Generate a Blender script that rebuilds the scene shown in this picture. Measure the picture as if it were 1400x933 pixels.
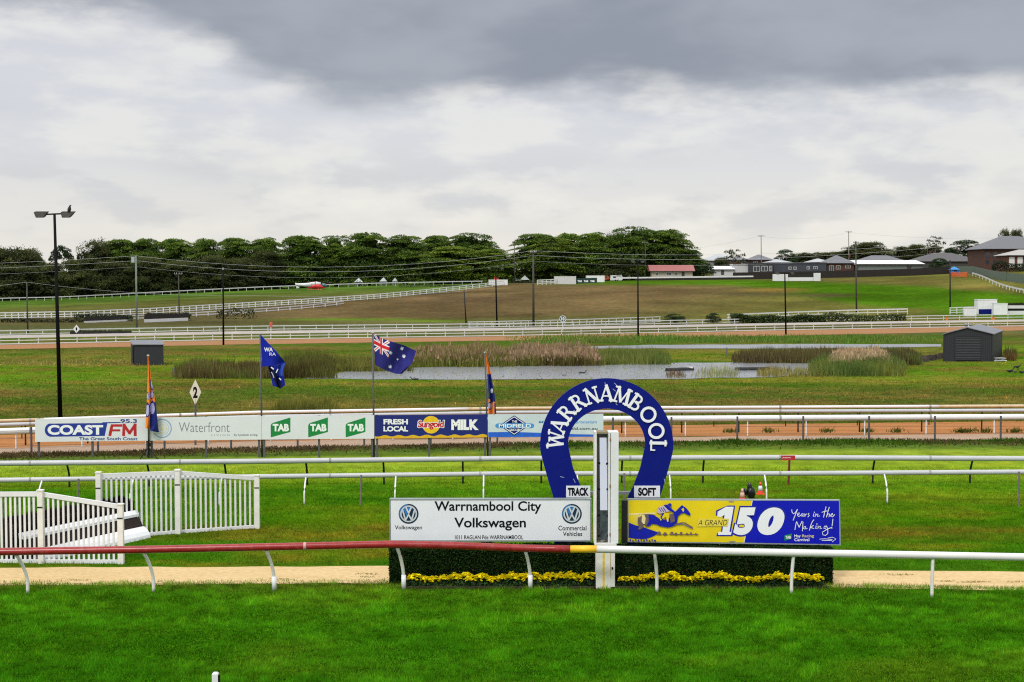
import bpy, math, random
import numpy as np
from mathutils import Vector, Matrix
for _o in list(bpy.data.objects): bpy.data.objects.remove(_o)
R = math.radians
SC = bpy.context.scene
COL = SC.collection
rng = np.random.default_rng(7)
random.seed(7)

# ------------------------------------------------------------------ camera, light, exposure
FPX, CAMH = 1900.0, 8.2
PITCH = math.atan((466.5-378.0)/FPX)
cd = bpy.data.cameras.new('camera'); cam = bpy.data.objects.new('camera', cd); COL.objects.link(cam)
cam.location = (0, 0, CAMH); cam.rotation_euler = (R(90)-PITCH, 0, 0)
cd.sensor_width = 36.0; cd.lens = FPX/1400*36.0; cd.clip_start = .5; cd.clip_end = 20000
SC.camera = cam
SUN_EL, SUN_AZ = 52.0, 205.0          # azimuth clockwise from +Y (view direction): high, behind and left of the camera
sl = bpy.data.lights.new('sun', 'SUN'); sl.energy = 1.4; sl.angle = R(14); sl.color = (1, .97, .92)
sun = bpy.data.objects.new('sun', sl); COL.objects.link(sun); sun.location = (-20, -30, 60)
sun.rotation_euler = (R(90-SUN_EL), 0, R(180-SUN_AZ))
SC.view_settings.view_transform = 'Standard'; SC.view_settings.look = 'None'
SC.view_settings.gamma = 1; SC.view_settings.exposure = 0.62
SC.view_settings.use_curve_mapping = False

def world():
    w = bpy.data.worlds.new('World'); SC.world = w; w.use_nodes = True
    nt = w.node_tree; N = nt.nodes; L = nt.links; N.clear()
    out = N.new('ShaderNodeOutputWorld'); bg = N.new('ShaderNodeBackground')
    sky = N.new('ShaderNodeTexSky'); sky.sky_type = 'NISHITA'; sky.sun_disc = False
    sky.sun_elevation = R(SUN_EL); sky.sun_rotation = R(SUN_AZ); sky.ozone_density = 1
    tc = N.new('ShaderNodeTexCoord'); sep = N.new('ShaderNodeSeparateXYZ'); L.new(tc.outputs['Generated'], sep.inputs[0])
    def math_(op, a, b=None, c=None):
        n = N.new('ShaderNodeMath'); n.operation = op
        for i, v in enumerate((a, b, c)):
            if v is None: continue
            if isinstance(v, (int, float)): n.inputs[i].default_value = v
            else: L.new(v, n.inputs[i])
        return n.outputs[0]
    def sstep(v, a, b, c0=0., c1=1.):
        n = N.new('ShaderNodeMapRange'); n.interpolation_type = 'SMOOTHSTEP'
        L.new(v, n.inputs[0]); n.inputs[1].default_value = a; n.inputs[2].default_value = b
        n.inputs[3].default_value = c0; n.inputs[4].default_value = c1; return n.outputs[0]
    def noise(sx, sy, sz, sc, det, rough=.55, off=0):
        mp = N.new('ShaderNodeMapping'); L.new(tc.outputs['Generated'], mp.inputs[0]); mp.inputs['Scale'].default_value = (sx, sy, sz)
        mp.inputs['Location'].default_value = (off, off*.7, off*.3)
        n = N.new('ShaderNodeTexNoise'); L.new(mp.outputs[0], n.inputs[0]); n.inputs['Scale'].default_value = sc
        n.inputs['Detail'].default_value = det; n.inputs['Roughness'].default_value = rough
        return n.outputs[0]
    def mixc(f, a, b, mode='MIX'):
        n = N.new('ShaderNodeMix'); n.data_type = 'RGBA'; n.blend_type = mode
        if isinstance(f, (int, float)): n.inputs[0].default_value = f
        else: L.new(f, n.inputs[0])
        for i, v in ((6, a), (7, b)):
            if isinstance(v, tuple): n.inputs[i].default_value = (*v, 1)
            else: L.new(v, n.inputs[i])
        return n.outputs[2]
    z = sep.outputs[2]; x = sep.outputs[0]
    nA = noise(1, 1, 2.6, 5.0, 5, .5, 3.1)          # big ragged cloud edges
    nB = noise(1, 1, 3.0, 13, 8, .56, 8.4)            # smaller wisps
    nC = noise(1, 1, 5.0, 3.2, 5, .5, 1.7)          # broad streaks
    # base overcast by elevation: pale and slightly warm low down, neutral grey-white above
    g = sstep(z, 0.0, .12)
    base = mixc(g, (.55, .53, .49), (.445, .45, .475))
    # thin darker streaks and small low clouds
    st = sstep(nC, .45, .68); base = mixc(math_('MULTIPLY', st, .5), base, (.37, .375, .40))
    low = math_('MULTIPLY', sstep(nB, .50, .66), math_('MULTIPLY', sstep(z, .015, .04), sstep(z, .10, .065)))
    base = mixc(math_('MULTIPLY', low, .45), base, (.36, .37, .40))
    br = math_('MULTIPLY', sstep(nB, .60, .40), sstep(nA, .53, .44))
    base = mixc(math_('MULTIPLY', br, .42), base, (.63, .61, .55))
    # the heavy grey bank: lower edge near 8 degrees, retreating upward on the left
    e = math_('ADD', math_('ADD', z, math_('MULTIPLY', math_('SUBTRACT', nA, .5), .055)), math_('MULTIPLY', math_('SUBTRACT', nB, .5), .045))
    e = math_('ADD', e, sstep(x, -.12, -.27, 0, -.052))
    bank = math_('MULTIPLY', math_('MULTIPLY', sstep(e, .108, .146), sstep(z, .42, .25)), sstep(sep.outputs[1], 0, .5))
    darkc = mixc(sstep(nA, .38, .62), (.185, .198, .232), (.255, .268, .300))
    base = mixc(bank, base, darkc)
    # overhead and behind: lighter layer cloud, out of the picture
    up = sstep(z, .22, .5)
    base = mixc(up, base, mixc(sstep(nA, .35, .65), (1.06, 1.05, 1.05), (.82, .82, .84)))
    skc = mixc(1.0, sky.outputs[0], (.09, .09, .09), 'MULTIPLY')
    fin = mixc(.93, skc, base)
    L.new(fin, bg.inputs[0]); bg.inputs[1].default_value = 1.0
    L.new(bg.outputs[0], out.inputs[0])
world()
SC.cycles.use_denoising = False; SC.cycles.pixel_filter_type = 'BLACKMAN_HARRIS'; SC.cycles.filter_width = 1.15
SC.cycles.max_bounces = 6; SC.cycles.transparent_max_bounces = 6; SC.cycles.caustics_reflective = False

# ------------------------------------------------------------------ projection helpers (photo pixels, 1400 wide)
SP, CP = math.sin(PITCH), math.cos(PITCH)
def P(px, py, Y):
    a = (px-700)/FPX; b = (466.5-py)/FPX
    dy = CP+b*SP; dz = -SP+b*CP; t = Y/dy
    return Vector((a*t, Y, CAMH+t*dz))
def proj(x, y, z):
    d = y*CP-(z-CAMH)*SP; u = y*SP+(z-CAMH)*CP
    return 700+FPX*x/d, 466.5-FPX*u/d
def sm(a, b, v):
    t = np.clip((v-a)/(b-a), 0, 1); return t*t*(3-2*t)
CR_PX = [-1500, -600, 0, 200, 350, 500, 690, 850, 1100, 1250, 1400, 2000, 2900]
CR_PY = [416, 414, 412, 404, 397, 391.5, 386.5, 384, 381, 377, 369, 362, 360]
CR_Z = [8.2-(p-378)/FPX*430 for p in CR_PY]
def H(x, y):
    x = np.asarray(x, float); y = np.asarray(y, float)
    px = 700+FPX*x/np.maximum(y, 15)
    hc = np.interp(px, CR_PX, CR_Z)
    t = np.clip((y-246)/(430-246), 0, 1)
    s = .35*t+.65*t*t*(3-2*t)
    return hc*s+np.maximum(y-430, 0)*.004
def GP(px, py):
    """where the line of sight through a photo pixel meets the ground"""
    b = (466.5-py)/FPX; dz = -SP+b*CP; dy = CP+b*SP
    a = (px-700)/FPX
    if py > 441.8:
        t = -CAMH/dz; return Vector((a*t, t*dy, 0))
    lo = None
    for Y in np.arange(240, 440, 1.0):
        p = P(px, py, Y)
        if p.z <= float(H(p.x, p.y)): lo = Y; break
    if lo is None: lo = 430.0
    p = P(px, py, lo); p.z = float(H(p.x, p.y)); return p
def GY(px, Y):
    p = P(px, 400, Y); p.z = float(H(p.x, p.y)); return p
def lerp(tab, x): return float(np.interp(x, [t[0] for t in tab], [t[1] for t in tab]))
def vnoise(x, y, s, seed=0):
    g = np.random.default_rng(seed).random((64, 64))
    u = np.asarray(x)*s+1000.5; v = np.asarray(y)*s+1000.5
    i = np.floor(u).astype(int); j = np.floor(v).astype(int); fu = u-i; fv = v-j
    fu = fu*fu*(3-2*fu); fv = fv*fv*(3-2*fv)
    A = g[i % 64, j % 64]; B = g[(i+1) % 64, j % 64]; C_ = g[i % 64, (j+1) % 64]; D = g[(i+1) % 64, (j+1) % 64]
    return (A*(1-fu)+B*fu)*(1-fv)+(C_*(1-fu)+D*fu)*fv

# ------------------------------------------------------------------ colours and materials
def s2l(c):
    c = np.asarray(c, float)/255.0
    return np.where(c <= .04045, c/12.92, ((c+.055)/1.055)**2.4)
def lin(r, g, b, k=1.0): return tuple(float(v) for v in s2l((r, g, b))*k)
MATS = {}
def M(name, col, rough=.6, var=.12, scale=4.0, metal=0.0, bump=0.0, dirt=0.0, dirtcol=(.09, .07, .05), spec=.4, dscale=1.3):
    if name in MATS: return MATS[name]
    m = bpy.data.materials.new(name); m.use_nodes = True; nt = m.node_tree; N = nt.nodes; L = nt.links
    b = N['Principled BSDF']; b.inputs['Roughness'].default_value = rough; b.inputs['Metallic'].default_value = metal
    b.inputs['Specular IOR Level'].default_value = spec
    tc = N.new('ShaderNodeTexCoord')
    n = N.new('ShaderNodeTexNoise'); n.inputs['Scale'].default_value = scale; n.inputs['Detail'].default_value = 5
    L.new(tc.outputs['Object'], n.inputs[0])
    mr = N.new('ShaderNodeMapRange'); L.new(n.outputs[0], mr.inputs[0])
    mr.inputs[1].default_value = .3; mr.inputs[2].default_value = .7
    mr.inputs[3].default_value = 1-var; mr.inputs[4].default_value = 1+var
    mx = N.new('ShaderNodeMix'); mx.data_type = 'RGBA'; mx.blend_type = 'MULTIPLY'; mx.inputs[0].default_value = 1
    mx.inputs[6].default_value = (*col, 1); L.new(mr.outputs[0], mx.inputs[7])
    c = mx.outputs[2]
    if dirt > 0:
        n2 = N.new('ShaderNodeTexNoise'); n2.inputs['Scale'].default_value = dscale; n2.inputs['Detail'].default_value = 8; n2.inputs['Roughness'].default_value = .7
        L.new(tc.outputs['Object'], n2.inputs[0])
        m2 = N.new('ShaderNodeMapRange'); L.new(n2.outputs[0], m2.inputs[0]); m2.inputs[1].default_value = .5; m2.inputs[2].default_value = .75; m2.inputs[4].default_value = dirt
        x2 = N.new('ShaderNodeMix'); x2.data_type = 'RGBA'; L.new(m2.outputs[0], x2.inputs[0]); L.new(c, x2.inputs[6]); x2.inputs[7].default_value = (*dirtcol, 1)
        c = x2.outputs[2]
    L.new(c, b.inputs['Base Color'])
    if bump > 0:
        bp = N.new('ShaderNodeBump'); bp.inputs['Strength'].default_value = bump; L.new(n.outputs[0], bp.inputs['Height']); L.new(bp.outputs[0], b.inputs['Normal'])
    MATS[name] = m; return m
def MV(name, rough=.7, lo=.7, hi=1.3, scale=1.0, spec=.15, trans=0.0, objrand=0.0):
    """colour comes from the 'tint' attribute of each leaf or blade, varied by noise"""
    m = bpy.data.materials.new(name); m.use_nodes = True; nt = m.node_tree; N = nt.nodes; L = nt.links
    b = N['Principled BSDF']; b.inputs['Roughness'].default_value = rough; b.inputs['Specular IOR Level'].default_value = spec
    at = N.new('ShaderNodeAttribute'); at.attribute_name = 'tint'
    tc = N.new('ShaderNodeTexCoord'); n = N.new('ShaderNodeTexNoise'); n.inputs['Scale'].default_value = scale; n.inputs['Detail'].default_value = 3
    L.new(tc.outputs['Object'], n.inputs[0])
    mr = N.new('ShaderNodeMapRange'); L.new(n.outputs[0], mr.inputs[0]); mr.inputs[1].default_value = .3; mr.inputs[2].default_value = .7
    mr.inputs[3].default_value = lo; mr.inputs[4].default_value = hi
    f = mr.outputs[0]
    if objrand:
        oi = N.new('ShaderNodeObjectInfo'); r = N.new('ShaderNodeMapRange'); L.new(oi.outputs['Random'], r.inputs[0])
        r.inputs[3].default_value = 1-objrand; r.inputs[4].default_value = 1+objrand
        k = N.new('ShaderNodeMath'); k.operation = 'MULTIPLY'; L.new(f, k.inputs[0]); L.new(r.outputs[0], k.inputs[1]); f = k.outputs[0]
    mx = N.new('ShaderNodeMix'); mx.data_type = 'RGBA'; mx.blend_type = 'MULTIPLY'; mx.inputs[0].default_value = 1
    L.new(at.outputs['Color'], mx.inputs[6]); L.new(f, mx.inputs[7]); L.new(mx.outputs[2], b.inputs['Base Color'])
    if trans:
        o = N['Material Output']; t = N.new('ShaderNodeBsdfTranslucent'); L.new(mx.outputs[2], t.inputs[0])
        s = N.new('ShaderNodeMixShader'); s.inputs[0].default_value = trans; L.new(b.outputs[0], s.inputs[1]); L.new(t.outputs[0], s.inputs[2]); L.new(s.outputs[0], o.inputs[0])
    MATS[name] = m; return m

# ------------------------------------------------------------------ mesh building
W = {}
def wl(o): return W[o.name]
def thing(name, label, cat, loc, group=None):
    o = bpy.data.objects.new(name, None); COL.objects.link(o); o.location = loc; o.empty_display_size = .2
    W[o.name] = Vector(loc); return tag(o, label, cat, group)
def tag(o, label, cat, group=None, kind=None):
    o['label'] = label; o['category'] = cat
    if group: o['group'] = group
    if kind: o['kind'] = kind
    return o
def place(me, name, parent, loc, rz=0, sc=None):
    o = bpy.data.objects.new(name, me); COL.objects.link(o)
    loc = Vector(loc)
    if parent is not None: o.parent = parent; o.location = loc-wl(parent)
    else: o.location = loc
    o.rotation_euler = (0, 0, rz)
    if sc: o.scale = sc
    W[o.name] = loc; return o
class MB:
    def __init__(s): s.v = []; s.f = []; s.m = []; s.k = 0
    def add(s, vs, fs, mi=0):
        b = len(s.v); s.v += [tuple(v) for v in vs]
        for f in fs: s.f.append(tuple(b+i for i in f)); s.m.append(mi)
        return s
    def box(s, c, d, rz=0, mi=0, top=1.0):
        hx, hy, hz = d[0]/2, d[1]/2, d[2]/2; cs, sn = math.cos(rz), math.sin(rz); vs = []
        for dz in (-hz, hz):
            k = 1.0 if dz < 0 else top
            for dx, dy in ((-hx, -hy), (hx, -hy), (hx, hy), (-hx, hy)):
                vs.append((c[0]+(dx*cs-dy*sn)*k, c[1]+(dx*sn+dy*cs)*k, c[2]+dz))
        return s.add(vs, [(3, 2, 1, 0), (4, 5, 6, 7), (0, 1, 5, 4), (1, 2, 6, 5), (2, 3, 7, 6), (3, 0, 4, 7)], mi)
    def lim(s, x0, x1, y0, y1, z0, z1, mi=0): return s.box(((x0+x1)/2, (y0+y1)/2, (z0+z1)/2), (x1-x0, y1-y0, z1-z0), 0, mi)
    def tube(s, path, r, n=8, mi=0, ry=None, cap=True):
        path = [Vector(p) for p in path]; m = len(path); rs = r if isinstance(r, (list, tuple)) else [r]*m; b = len(s.v)
        for i, p in enumerate(path):
            t = (path[min(i+1, m-1)]-path[max(i-1, 0)]).normalized()
            up = Vector((0, 0, 1)) if abs(t.z) < .9 else Vector((0, 1, 0))
            a = t.cross(up).normalized(); c = a.cross(t).normalized(); k = ry or 1.0
            for j in range(n):
                th = 2*math.pi*j/n; s.v.append(tuple(p+a*math.cos(th)*rs[i]+c*math.sin(th)*rs[i]*k))
        for i in range(m-1):
            for j in range(n):
                q = (j+1) % n; s.f.append((b+i*n+j, b+i*n+q, b+(i+1)*n+q, b+(i+1)*n+j)); s.m.append(mi)
        if cap:
            s.f.append(tuple(b+j for j in range(n))[::-1]); s.m.append(mi)
            s.f.append(tuple(b+(m-1)*n+j for j in range(n))); s.m.append(mi)
        return s
    def prism(s, poly, off, mi=0):
        """poly: 3D points; extruded by the vector off"""
        n = len(poly); o = Vector(off); vs = [Vector(p) for p in poly]; vs += [p+o for p in vs]
        fs = [tuple(range(n)), tuple(range(2*n-1, n-1, -1))]+[(i, i+n, (i+1) % n+n, (i+1) % n) for i in range(n)]
        return s.add(vs, fs, mi)
    def strip(s, A, B, mi=0):
        n = len(A); return s.add(list(A)+list(B), [(i, i+1, n+i+1, n+i) for i in range(n-1)], mi)
    def mesh(s, name, mats, org=(0, 0, 0), smooth=False):
        me = bpy.data.meshes.new(name); o = Vector(org)
        me.from_pydata([tuple(Vector(v)-o) for v in s.v], [], s.f)
        for m in (mats if isinstance(mats, (list, tuple)) else [mats]): me.materials.append(m)
        if any(s.m): me.polygons.foreach_set('material_index', s.m)
        if smooth: me.polygons.foreach_set('use_smooth', [True]*len(me.polygons))
        me.update(); return me
    def build(s, name, mats, parent=None, org=None, smooth=False):
        if org is None: org = wl(parent) if parent is not None else Vector((0, 0, 0))
        return place(s.mesh(name, mats, org, smooth), name, parent, org)
def npmesh(name, verts, nper, mat, tint=None, org=(0, 0, 0), parent=None, smooth=False, quiet=False):
    """verts (n*nper,3) -> n faces of nper corners each"""
    verts = (np.asarray(verts, np.float64)-np.asarray(org)).astype(np.float32)
    nv = len(verts); nf = nv//nper
    me = bpy.data.meshes.new(name); me.vertices.add(nv); me.vertices.foreach_set('co', verts.ravel())
    me.loops.add(nv); me.loops.foreach_set('vertex_index', np.arange(nv, dtype=np.int32))
    me.polygons.add(nf); me.polygons.foreach_set('loop_start', np.arange(0, nv, nper, dtype=np.int32))
    if tint is not None:
        a = me.attributes.new('tint', 'FLOAT_COLOR', 'POINT'); c = np.ones((nv, 4), np.float32)
        c[:, :3] = np.repeat(tint, nper, 0); a.data.foreach_set('color', c.ravel())
    me.materials.append(mat); me.update(calc_edges=True); me.validate()
    if quiet: return me
    return place(me, name, parent, org)
def stuff(o, label, cat): return tag(o, label, cat, None, 'stuff')

# text -> flat mesh points, cached per string and style
_TX = {}
def glyphs(t, bold=0, shear=0):
    k = (t, bold, shear)
    if k not in _TX:
        cu = bpy.data.curves.new('t', 'FONT'); cu.body = t; cu.offset = bold; cu.shear = shear; cu.resolution_u = 7; cu.fill_mode = 'FRONT'
        o = bpy.data.objects.new('t', cu); me = o.to_mesh()
        v = np.array([x.co[:] for x in me.vertices]); f = [tuple(p.vertices) for p in me.polygons]
        o.to_mesh_clear(); bpy.data.objects.remove(o); bpy.data.curves.remove(cu); _TX[k] = (v, f)
    return _TX[k]
class Decal:
    """flat lettering and marks on an upright panel whose face lies at depth Y; every piece sits a hair in front of the one before"""
    def __init__(s, Y, step=.0007): s.Y = Y-.003; s.b = MB(); s.step = step; s.mats = []
    def mi(s, m):
        if m not in s.mats: s.mats.append(m)
        return s.mats.index(m)
    def nxt(s): s.Y -= s.step; return s.Y
    def poly(s, pts, m):
        Y = s.nxt(); s.b.add([P(x, y, Y) for x, y in pts], [tuple(range(len(pts)))], s.mi(m)); return s
    def ring(s, cx, cy, r0, r1, m, n=40, a0=0, a1=360, ky=1.0):
        Y = s.nxt(); vs = []; full = abs(a1-a0) >= 360; n1 = n if full else n+1
        for i in range(n1):
            a = R(a0+(a1-a0)*i/n)
            for r in (r0, r1): vs.append(P(cx+r*math.cos(a), cy-r*ky*math.sin(a), Y))
        s.b.add(vs, [(2*i, 2*i+1, 2*((i+1) % n1)+1, 2*((i+1) % n1)) for i in range(n)], s.mi(m)); return s
    def disc(s, cx, cy, r, m, n=36, ky=1.0): return s.poly([(cx+r*math.cos(2*math.pi*i/n), cy+r*ky*math.sin(2*math.pi*i/n)) for i in range(n)], m)
    def stroke(s, pts, w, m):
        Y = s.nxt(); pts = [np.array(p, float) for p in pts]; A = []; B = []; n = len(pts)
        for i, p in enumerate(pts):
            t = pts[min(i+1, n-1)]-pts[max(i-1, 0)]; t = t/(np.linalg.norm(t)+1e-9); k = np.array((-t[1], t[0]))*w/2
            e = t*w*.3*(1 if i == n-1 else -1 if i == 0 else 0)
            y = Y-i*2e-5; A.append(P(*(p+k+e), y)); B.append(P(*(p-k+e), y))
        s.b.strip(A, B, s.mi(m)); return s
    def text(s, t, x0, x1, y0, y1, m, bold=0, shear=0, box=None, slope=0):
        v, f = glyphs(t, bold, shear); Y = s.nxt(); lo = v.min(0); hi = v.max(0)
        X = x0+(v[:, 0]-lo[0])/(hi[0]-lo[0])*(x1-x0); Z = y1-(v[:, 1]-lo[1])/(hi[1]-lo[1])*(y1-y0)+slope*(X-x0)
        s.b.add([P(a, b, Y) for a, b in zip(X, Z)], f, s.mi(m)); return s
    def build(s, name, parent): return s.b.build(name, s.mats, parent)

WHITE = M('white_paint', (.68, .69, .70), .45, .05, 2, dirt=.25, dirtcol=(.45, .42, .36))
OLDWHITE = M('weathered_white_paint', (.70, .69, .65), .55, .08, 3, dirt=.45, dirtcol=(.35, .31, .25))
SIGNWHITE = M('sign_white', (.70, .73, .77), .5, .04, 1.2, dirt=.14, dirtcol=(.5, .5, .48))
LETWHITE = M('white_vinyl', (.76, .78, .80), .5, .02, 1)
BLACK = M('black_paint', (.006, .006, .007), .6, .1, spec=.15)
INK = M('black_vinyl', (.005, .006, .008), .6, .05, spec=.1)
GREYPOST = M('grey_steel', (.085, .088, .092), .6, .15, 6, spec=.2)
TIMBER = M('grey_timber', (.13, .12, .11), .85, .3, 8, bump=.2)
DARKSTEEL = M('dark_steel', (.016, .017, .019), .6, .15, spec=.2)
GALV = M('galvanised_steel', (.30, .31, .32), .45, .12, 5, metal=.3)
NAVY = M('navy_blue', (.002, .006, .13), .5, .06, 2, spec=.15)
ROYAL = M('royal_blue', (.004, .008, .40), .45, .05, 2, spec=.2)
YELLOW = M('sign_yellow', (.72, .56, .004), .45, .06, 2)
RED = M('red_paint', (.33, .022, .02), .4, .18, 3, dirt=.25, dirtcol=(.45, .2, .16), dscale=5)
SIGNRED = M('red_vinyl', (.5, .01, .02), .45, .05)
GREENV = M('green_vinyl', (.004, .20, .045), .45, .05)
# ------------------------------------------------------------------ the ground
PINK_LO = [(-400, 634), (0, 622), (350, 613), (700, 607), (1050, 603), (1400, 602), (1900, 602)]
PINK_HI = [(-400, 622), (0, 613), (350, 604), (700, 599), (1050, 596.5), (1400, 594), (1900, 592)]
RED_HI = [(-400, 602), (0, 595), (350, 587), (700, 583), (1050, 580), (1400, 576.5), (1900, 574)]
FAR_LO = [(-400, 486), (0, 478), (350, 471), (700, 466), (1050, 460), (1400, 452), (1900, 449)]
FAR_HI = [(-400, 480), (0, 472), (350, 465), (700, 460), (1050, 452.5), (1400, 446), (1900, 443)]
FENCE_J = [(-300, 441), (0, 436), (350, 420), (525, 409), (690, 389), (760, 380)]
BANDS = [  # photo row, sRGB as seen
 (1100, 44, 112, 12), (930, 44, 112, 12), (860, 52, 122, 14), (812, 58, 126, 18), (808, 80, 128, 36), (798, 88, 130, 42), (774, 52, 122, 20), (744, 52, 130, 18),
 (737, 86, 122, 32), (724, 84, 118, 30), (716, 72, 134, 18), (690, 78, 132, 22), (664, 92, 138, 30), (652, 122, 156, 32), (640, 132, 166, 38), (618, 138, 168, 46),
 (613, 92, 124, 40), (606, 84, 104, 44), (580, 96, 112, 52), (570, 116, 120, 66), (552, 108, 118, 60), (535, 102, 122, 54), (526, 112, 134, 54), (520, 122, 146, 54), (512, 112, 138, 54), (500, 118, 142, 56),
 (490, 122, 134, 62), (478, 118, 126, 66), (470, 100, 122, 52), (463, 92, 120, 48), (455, 120, 128, 84), (448, 104, 112, 70), (441, 102, 108, 62)]
def gcol(px, py, x, y):
    px = np.asarray(px, float); py = np.asarray(py, float)
    off = np.interp(px, [-400, 0, 350, 700, 1050, 1400], [28, 19, 10, 4, 0, -1])
    w = sm(535, 590, py)*(1-sm(640, 668, py)); q = py-off*w
    B = np.array(BANDS)[::-1]
    c = np.stack([np.interp(q, B[:, 0], B[:, i]) for i in (1, 2, 3)], -1)
    def mixin(m, col): 
        nonlocal c
        m = np.clip(m, 0, 1)[..., None]; c = c*(1-m)+np.array(col, float)*m
    def ell(cx, cy, rx, ry, col, k=1.0): mixin(k*(1-sm(.3, 1.0, np.hypot((px-cx)/rx, (py-cy)/ry))), col)
    # near infield: greener sweep at the left, straw patches, brighter green by the shed
    ell(130, 505, 260, 16, (112, 150, 44), .9); ell(60, 522, 240, 14, (106, 150, 44), .8); ell(330, 492, 130, 8, (128, 160, 52), .9); ell(330, 468, 300, 7, (112, 118, 62), .7)
    ell(120, 496, 130, 8, (168, 150, 84), .85); ell(140, 527, 120, 8, (150, 140, 76), .6); ell(20, 530, 60, 7, (136, 140, 70), .5)
    ell(1380, 485, 60, 22, (126, 170, 44), .9); ell(1310, 505, 150, 13, (120, 158, 48), .95); ell(1290, 519, 30, 4, (160, 150, 80), .6)
    ell(900, 486, 140, 6, (120, 138, 46), .8); ell(930, 473, 300, 4, (92, 118, 46), .5)
    ell(760, 463, 500, 6, (92, 120, 48), .5); ell(1000, 523, 300, 6, (146, 150, 66), .6); ell(1250, 728, 170, 9, (110, 112, 44), .7); ell(520, 722, 60, 5, (118, 112, 44), .7)
    ell(70, 474, 260, 5, (110, 118, 58), .6)
    # patchy growth: straw, bare brown and lusher green areas, drawn out along the view's width
    pa = vnoise(x*.35, y, .30, 91); pb = vnoise(x*.4, y, .75, 92); pc = vnoise(x*.5, y, 1.7, 93); pd = vnoise(x*.4, y, .16, 94)
    z1 = sm(440, 470, py)*(1-sm(585, 600, py)); z2 = sm(655, 668, py)*(1-sm(796, 804, py)); z3 = sm(800, 812, py)
    s1 = np.clip((.45*pa+.35*pb+.2*pc-.5)*4.2, 0, 1); s2 = np.clip((.5*pd+.3*pb+.2*pc-.52)*4.5, 0, 1); s3 = np.clip((.55-.4*pa-.3*pb-.3*pc)*4.0-.15, 0, 1)
    mixin(z1*s1*.75, (158, 144, 78)); mixin(z1*s2*.6, (116, 98, 64)); mixin(z1*s3*.75, (74, 118, 34))
    mixin(z2*s1*.45, (120, 134, 40)); mixin(z2*s2*.4, (112, 110, 40)); mixin(z2*s3*.5, (40, 106, 14))
    mixin(z3*s1*.28, (92, 136, 30)); mixin(z3*s3*.3, (28, 88, 8)); mixin(z3*s2*.22, (96, 116, 30))
    # the hill beyond the far rails
    hill = 1-sm(441, 447, py)
    yj = np.interp(px, [t[0] for t in FENCE_J], [t[1] for t in FENCE_J])
    n = vnoise(x, y, .02, 3)-.5
    mixin(hill, (128, 112, 74))
    mixin(hill*sm(428, 440, py+n*8), (118, 120, 66))
    mixin(hill*(1-sm(300, 420, px))*.8, (112, 108, 70))
    up = hill*sm(-1, 2, yj-py)*(1-sm(690, 730, px))
    mixin(up, (114, 118, 60)); mixin(up*sm(-7, 8, np.interp(px, [0, 350, 500], [422, 404, 397])-py+n*6), (98, 138, 50))
    mixin(hill*sm(850, 1250, px+n*240), (130, 132, 64))
    gt = np.interp(px, [640, 760, 850, 1000, 1100, 1250, 1400, 1800], [381, 384, 383, 382, 384, 391, 405, 430]); gb = np.interp(px, [640, 760, 850, 1000, 1100, 1250, 1400, 1800], [386, 389, 390, 392, 403, 424, 436, 450])
    gm = hill*sm(-3, 3, py-gt+n*4)*sm(-4, 4, gb-py+n*8)*sm(700, 800, px)
    mixin(gm, (86, 146, 22))
    mixin(hill*sm(600, 660, px)*(1-sm(1000, 1090, px))*sm(384, 387, py)*0.0, (90, 150, 40))
    for cx, cy, rx, ry, col, k in ((1060, 397, 70, 5, (160, 136, 64), .8), (1130, 404, 60, 4, (110, 106, 64), .8), (1030, 402, 90, 4, (98, 92, 62), .7), (1260, 385, 70, 6, (132, 124, 66), .8),
                                   (1330, 393, 50, 6, (150, 138, 72), .8), (480, 437, 150, 2.5, (104, 142, 44), .9), (600, 439, 60, 2, (110, 150, 44), .8), (1220, 425, 90, 6, (150, 146, 72), .7), (620, 409, 120, 8, (138, 116, 84), .6), (880, 405, 150, 8, (134, 114, 76), .5)):
        m = hill*k*(1-sm(.3, 1.0, np.hypot((px-cx)/rx, (py-cy)/ry))); mixin(m, col)
    c = c*(1+hill*(.22*(vnoise(x, y, .07, 81)-.5)+.20*(vnoise(x, y, .16, 82)-.5)+.16*(vnoise(x, y, .03, 83)-.5)))[..., None]
    F = np.array([(1100, 2.5, 1.6, 1.5), (812, 2.4, 1.55, 1.4), (800, 1.7, 1.3, 1.0), (775, 2.3, 1.22, 1.1), (740, 2.1, 1.2, 1.0), (700, 1.55, 1.2, .9), (665, 1.45, 1.4, .9), (645, 1.42, 1.30, 1.7), (612, 1.42, 1.30, 1.7), (604, 1.1, 1.0, .8), (575, 1.02, .90, .7), (530, 1.0, .95, .75), (518, .95, 1.0, .6), (478, .95, .97, .7), (450, .92, .9, .9), (441, .90, .89, .95), (300, .90, .89, .95)])[::-1]
    f = np.stack([np.interp(q, F[:, 0], F[:, i]) for i in (1, 2, 3)], -1)
    f = f*(1-gm[..., None])+np.array((.98, .80, 1.3))*gm[..., None]
    return s2l(c)*.5*f
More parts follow.
